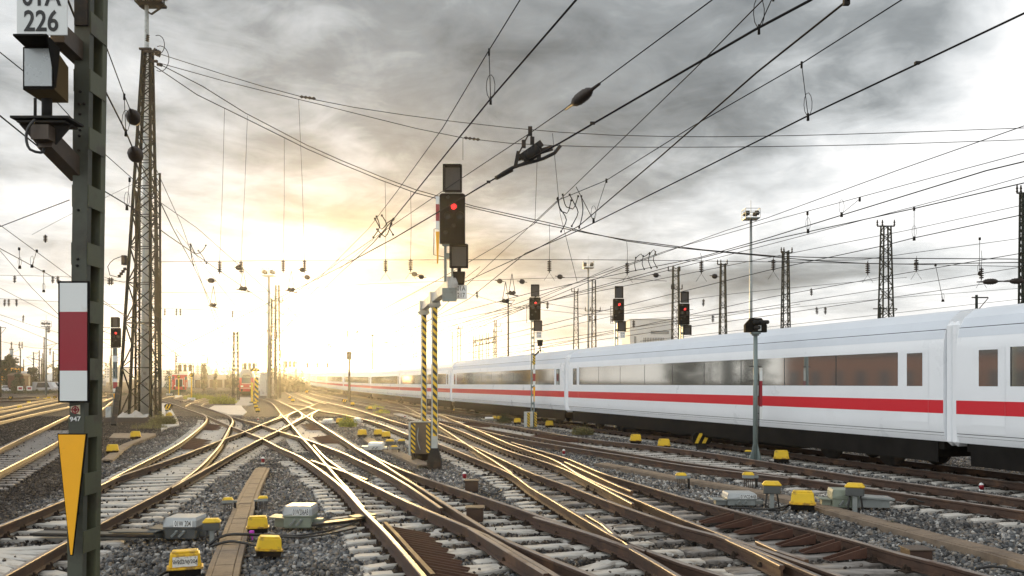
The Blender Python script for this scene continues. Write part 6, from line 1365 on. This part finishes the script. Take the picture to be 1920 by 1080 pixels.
tree('broadleaf_tree', 'low round tree behind the red shunting engine', 318, 731, 694, 26, 8, dens=800); tree('broadleaf_tree', 'hazy tree left of the red double deck train', 432, 729, 696, 22, 9, dens=700); tree('broadleaf_tree', 'hazy tree directly behind the red double deck train', 452, 727, 694, 20, 10, dens=700); tree('broadleaf_tree', 'hazy tree near the far end of the train', 632, 727, 694, 20, 11, dens=600)
# distant wood closing the view
rr = random.Random(5); b = MB()
for i in range(5200):
    x = rr.uniform(-435, 435); y = rr.uniform(690, 735); hh = 9 + 4 * math.sin(x * .05) + 3 * math.sin(x * .13 + 1); z = zt(y) + rr.uniform(0, 1) * hh * (.8 + .3 * math.sin(x * .31)); u = Vector((rr.uniform(-1, 1), rr.uniform(-1, 1), rr.uniform(-1, 1))).normalized() * 1.5; q = u.cross(Vector((rr.uniform(-1, 1), rr.uniform(-1, 1), rr.uniform(-1, 1)))).normalized() * 1.2; c = Vector((x, y, z)); b.add([c - u, c + q, c + u, c - q], [(0, 1, 2, 3)])
tag(b.build('distant_wood', M['leaf']), 'distant belt of trees closing the view on the horizon', 'wood', kind='stuff')
# ================================================================ buildings
def building(name, label, x0, x1, Y, ytop, depth, wall, roof=None, rh=0.0, win=None, hip=0.0, gable_front=False, winmat='glasspane', z_top=None):
    X0, X1 = (x0 - CX) * Y / F, (x1 - CX) * Y / F; zg = zt(Y); h = H + (HY - ytop) * Y / F - zg; w = X1 - X0; r = thing(name, label, 'building', ((X0 + X1) / 2, Y, zg))
    b = MB(); b.box((0, depth / 2, h / 2 - .2), (w, depth, h + .4)); wl = b.build('wall', M[wall], r, world=False)
    if rh:
        b = MB(); o_ = .4
        if gable_front: vs = [(-w / 2 - o_, -o_, h), (w / 2 + o_, -o_, h), (0, -o_, h + rh), (-w / 2 - o_, depth + o_, h), (w / 2 + o_, depth + o_, h), (0, depth + o_, h + rh)]; fs = [(0, 1, 2), (5, 4, 3), (0, 2, 5, 3), (1, 4, 5, 2), (0, 3, 4, 1)]
        else: vs = [(-w / 2 - o_, -o_, h), (w / 2 + o_, -o_, h), (w / 2 + o_, depth + o_, h), (-w / 2 - o_, depth + o_, h), (-w / 2 + hip, depth / 2, h + rh), (w / 2 - hip, depth / 2, h + rh)]; fs = [(0, 1, 5, 4), (1, 2, 5), (2, 3, 4, 5), (3, 0, 4), (3, 2, 1, 0)]
        b.add(vs, fs); b.build('roof', M[roof], r, world=False)
    else:
        b = MB(); b.box((0, depth / 2, h + .3), (w + .3, depth + .3, .25)); b.build('parapet', M[wall], r, world=False)
    if win:
        nx, nz, ww, wh, zb_ = win
        for i in range(nx):
            for j in range(nz):
                b = MB(); b.box((-w / 2 + w * (i + .5) / nx, -.03, zb_ + (h - zb_) * (j + .5) / nz), (ww, .10, wh)); f_ = b.build('window', M['white'], r, world=False)
                b = MB(); b.box((-w / 2 + w * (i + .5) / nx, -.085, zb_ + (h - zb_) * (j + .5) / nz), (ww - .2, .02, wh - .2)); b.build('pane', M[winmat], f_, world=False)
    return r
ob = building('office_block', 'pale grey office block seen between the two signals behind the train', 1181, 1259, 330, 600, 24, 'wallpale')
for i in range(13):
    b = MB(); b.box((-1.6 + i * .62 - 1.0, -.06, 13.2), (.34, .14, 9.5)); b.build('window', M['glasspane'], ob, world=False)
b = MB(); b.box((-6.0, -.07, 13.5), (.8, .16, 10)); b.build('window', M['glasspane'], ob, world=False); b = MB(); b.box((5.6, -.07, 14.6), (3.6, .16, 5.2)); b.build('window', M['glasspane'], ob, world=False)
b = MB(); b.box((3.5, -.08, 20.0), (7.0, .18, 1.2)); b.build('sign_band', M['glasspane'], ob, world=False)
building('house', 'small grey house with a pale gabled front beside the brown wagon', 27, 44, 262, 714, 10, 'galv', 'wallpale', 3.0, (2, 1, 1.0, 1.2, .5), gable_front=True)
building('house', 'yellow fronted house cut by the left picture edge', -34, 3, 270, 689, 12, 'amber', 'rooftile', 2.6, (3, 2, 1.0, 1.4, 1.0), hip=2)
building('shed', 'long white roofed shed behind the red and white mast board', 70, 160, 275, 715, 14, 'wallpale', 'wallpale', 3.0, (6, 1, 1.6, 1.5, .6), hip=1)
building('office_block', 'hazy tower block left of the poplar', 366, 378, 520, 686, 16, 'wallpale', win=(3, 5, .9, 1.0, 2)); building('office_block', 'flat hazy block behind the red shunting engine trees', 300, 330, 540, 694, 20, 'wallpale', win=(6, 3, 1.0, 1.0, 2)); building('office_block', 'hazy block showing through the masts left of the tower', 196, 214, 420, 690, 16, 'wallpale', win=(4, 4, .9, 1.1, 2))
building('retaining_wall', 'long white wall behind the red shunting engine', 268, 366, 250, 713, 2, 'wallpale'); building('shed', 'small white hut right of the red double deck train', 480, 492, 190, 707, 4, 'wallpale', win=(2, 1, .5, .6, 1.0))
vd = building('viaduct', 'dark low bridge with a parapet left of the red double deck train', 362, 440, 245, 712, 9, 'under')
b = MB(); b.box((0, -.4, 3.0 + .0), (12.4, .5, 1.3)); b.build('parapet_wall', M['conc'], vd, world=False)
for k in range(6):
    b = MB(); b.box((-5.5 + k * 2.1, -.45, 1.1), (.4, .5, 2.6)); b.build('pier', M['conc'], vd, world=False)
kb = thing('switch_kiosk', 'tall pale kiosk at the foot of the masts in the glare', 'kiosk', G(503, 742, 0)); b = MB(); b.box((0, 0, 1.9), (2.4, 1.5, 3.8), bev=.03); b.build('kiosk_body', M['palepole'], kb, world=False); b = MB(); b.box((0, 0, 3.87), (2.6, 1.7, .14)); b.build('roof', M['conc'], kb, world=False); b = MB(); b.box((.3, -.76, 1.6), (.9, .03, 2.2)); b.build('door', M['galv'], kb, world=False)
fb = thing('overbridge', 'hazy bridge parapet across the far end of the tracks', 'bridge', P(570, 712, 430)); b = MB(); a, c = P(520, 703, 430), P(640, 703, 430); b.box(((a.x + c.x) / 2, 432, a.z), (c.x - a.x, 5, 2.2)); 
b.build('deck', M['conc'], fb)
for k in range(7):
    b = MB(); x = a.x + (c.x - a.x) * k / 6; b.box((x, 432, (a.z + zt(432)) / 2 - .5), (.8, 4, a.z - zt(432) - 1.2)); b.build('pier', M['conc'], fb)
b = MB()
for k in range(40): x = a.x + (c.x - a.x) * k / 39; b.bar((x, 430, a.z + 1.0), (x, 430, a.z + 2.2), .12)
b.bar((a.x, 430, a.z + 2.2), (c.x, 430, a.z + 2.2), .15); b.build('railing', M['galv'], fb)
ch = thing('chimney', 'blue grey round chimney above the trees at the left edge', 'chimney', ((21.5 - CX) * 330 / F, 330, zt(330))); b = MB(); b.tube([(0, 0, 0), (0, 0, H + (HY - 656) * 330 / F - zt(330))], [.85, .65], 16); b.build('stack', mat('blue_grey_render', (.20, .28, .32), .7, var=.1), ch, world=False); zc = H + (HY - 656) * 330 / F - zt(330); b = MB(); b.tube([(0, 0, zc), (0, 0, zc + .5)], [.72, .72], 16); b.build('cap', M['dark'], ch, world=False)
# what the train windows mirror: a brick building and houses left of the yard
def side_building(label, x, y, w, d, h, rh, rz, wall='brick', nwin=9):
    r = thing('brick_building' if wall == 'brick' else 'house', label, 'building', (x, y, 0), rz)
    b = MB(); b.box((0, d / 2, h / 2), (w, d, h)); b.build('wall', M[wall], r, world=False)
    b = MB(); b.add([(-w / 2 - .5, -.5, h), (w / 2 + .5, -.5, h), (w / 2 + .5, d + .5, h), (-w / 2 - .5, d + .5, h), (-w / 2 + d * .5, d / 2, h + rh), (w / 2 - d * .5, d / 2, h + rh)], [(0, 1, 5, 4), (1, 2, 5), (2, 3, 4, 5), (3, 0, 4), (3, 2, 1, 0)]); b.build('roof', M['rooftile'], r, world=False)
    for i in range(nwin):
        b = MB(); b.box((-w / 2 + w * (i + .5) / nwin, -.05, h * .45), (w / nwin * .4, .12, h * .42)); b.build('window', M['glasspane'], r, world=False)
side_building('long orange brick building left of the picture, mirrored in the train windows', -84, 76, 34, 12, 6.5, 3, R(62), 'brick', 11)
side_building('dark roofed brick house left of the picture, mirrored at the right end of the train', -78, 44, 13, 11, 2.9, 2.6, R(68), 'brick', 4); side_building('second dark roofed house left of the picture, mirrored at the right end of the train', -74, 26, 12, 11, 2.6, 2.8, R(72), 'brick', 4)
for i, (x, y) in enumerate([(-66, 100), (-72, 94), (-74, 110), (-80, 58), (-82, 36)]):
    tree('broadleaf_tree', 'green tree left of the picture, mirrored in the train windows', 0, 0, HY - (6.5 if i < 3 else 4) * F / y, 8 * F / y, 30 + i, dens=900, group='trees mirrored in the train windows', base=Vector((x, y, zt(y))))
# ================================================================ haze
hzb = MB(); hzb.box((0, 310, 15.4), (900, 920, 33.2)); ho = hzb.build('haze', []) ; tag(ho, kind='stuff')
hm = bpy.data.materials.new('haze'); hm.use_nodes = True; t = hm.node_tree; t.nodes.clear(); q = NG(t); pv = q.n('ShaderNodeVolumePrincipled'); pv.inputs['Color'].default_value = (1, 1, 1, 1); pv.inputs['Density'].default_value = .00028; pv.inputs['Anisotropy'].default_value = .87
mo = q.n('ShaderNodeOutputMaterial'); t.links.new(pv.outputs[0], mo.inputs['Volume']); ho.data.materials.append(hm)
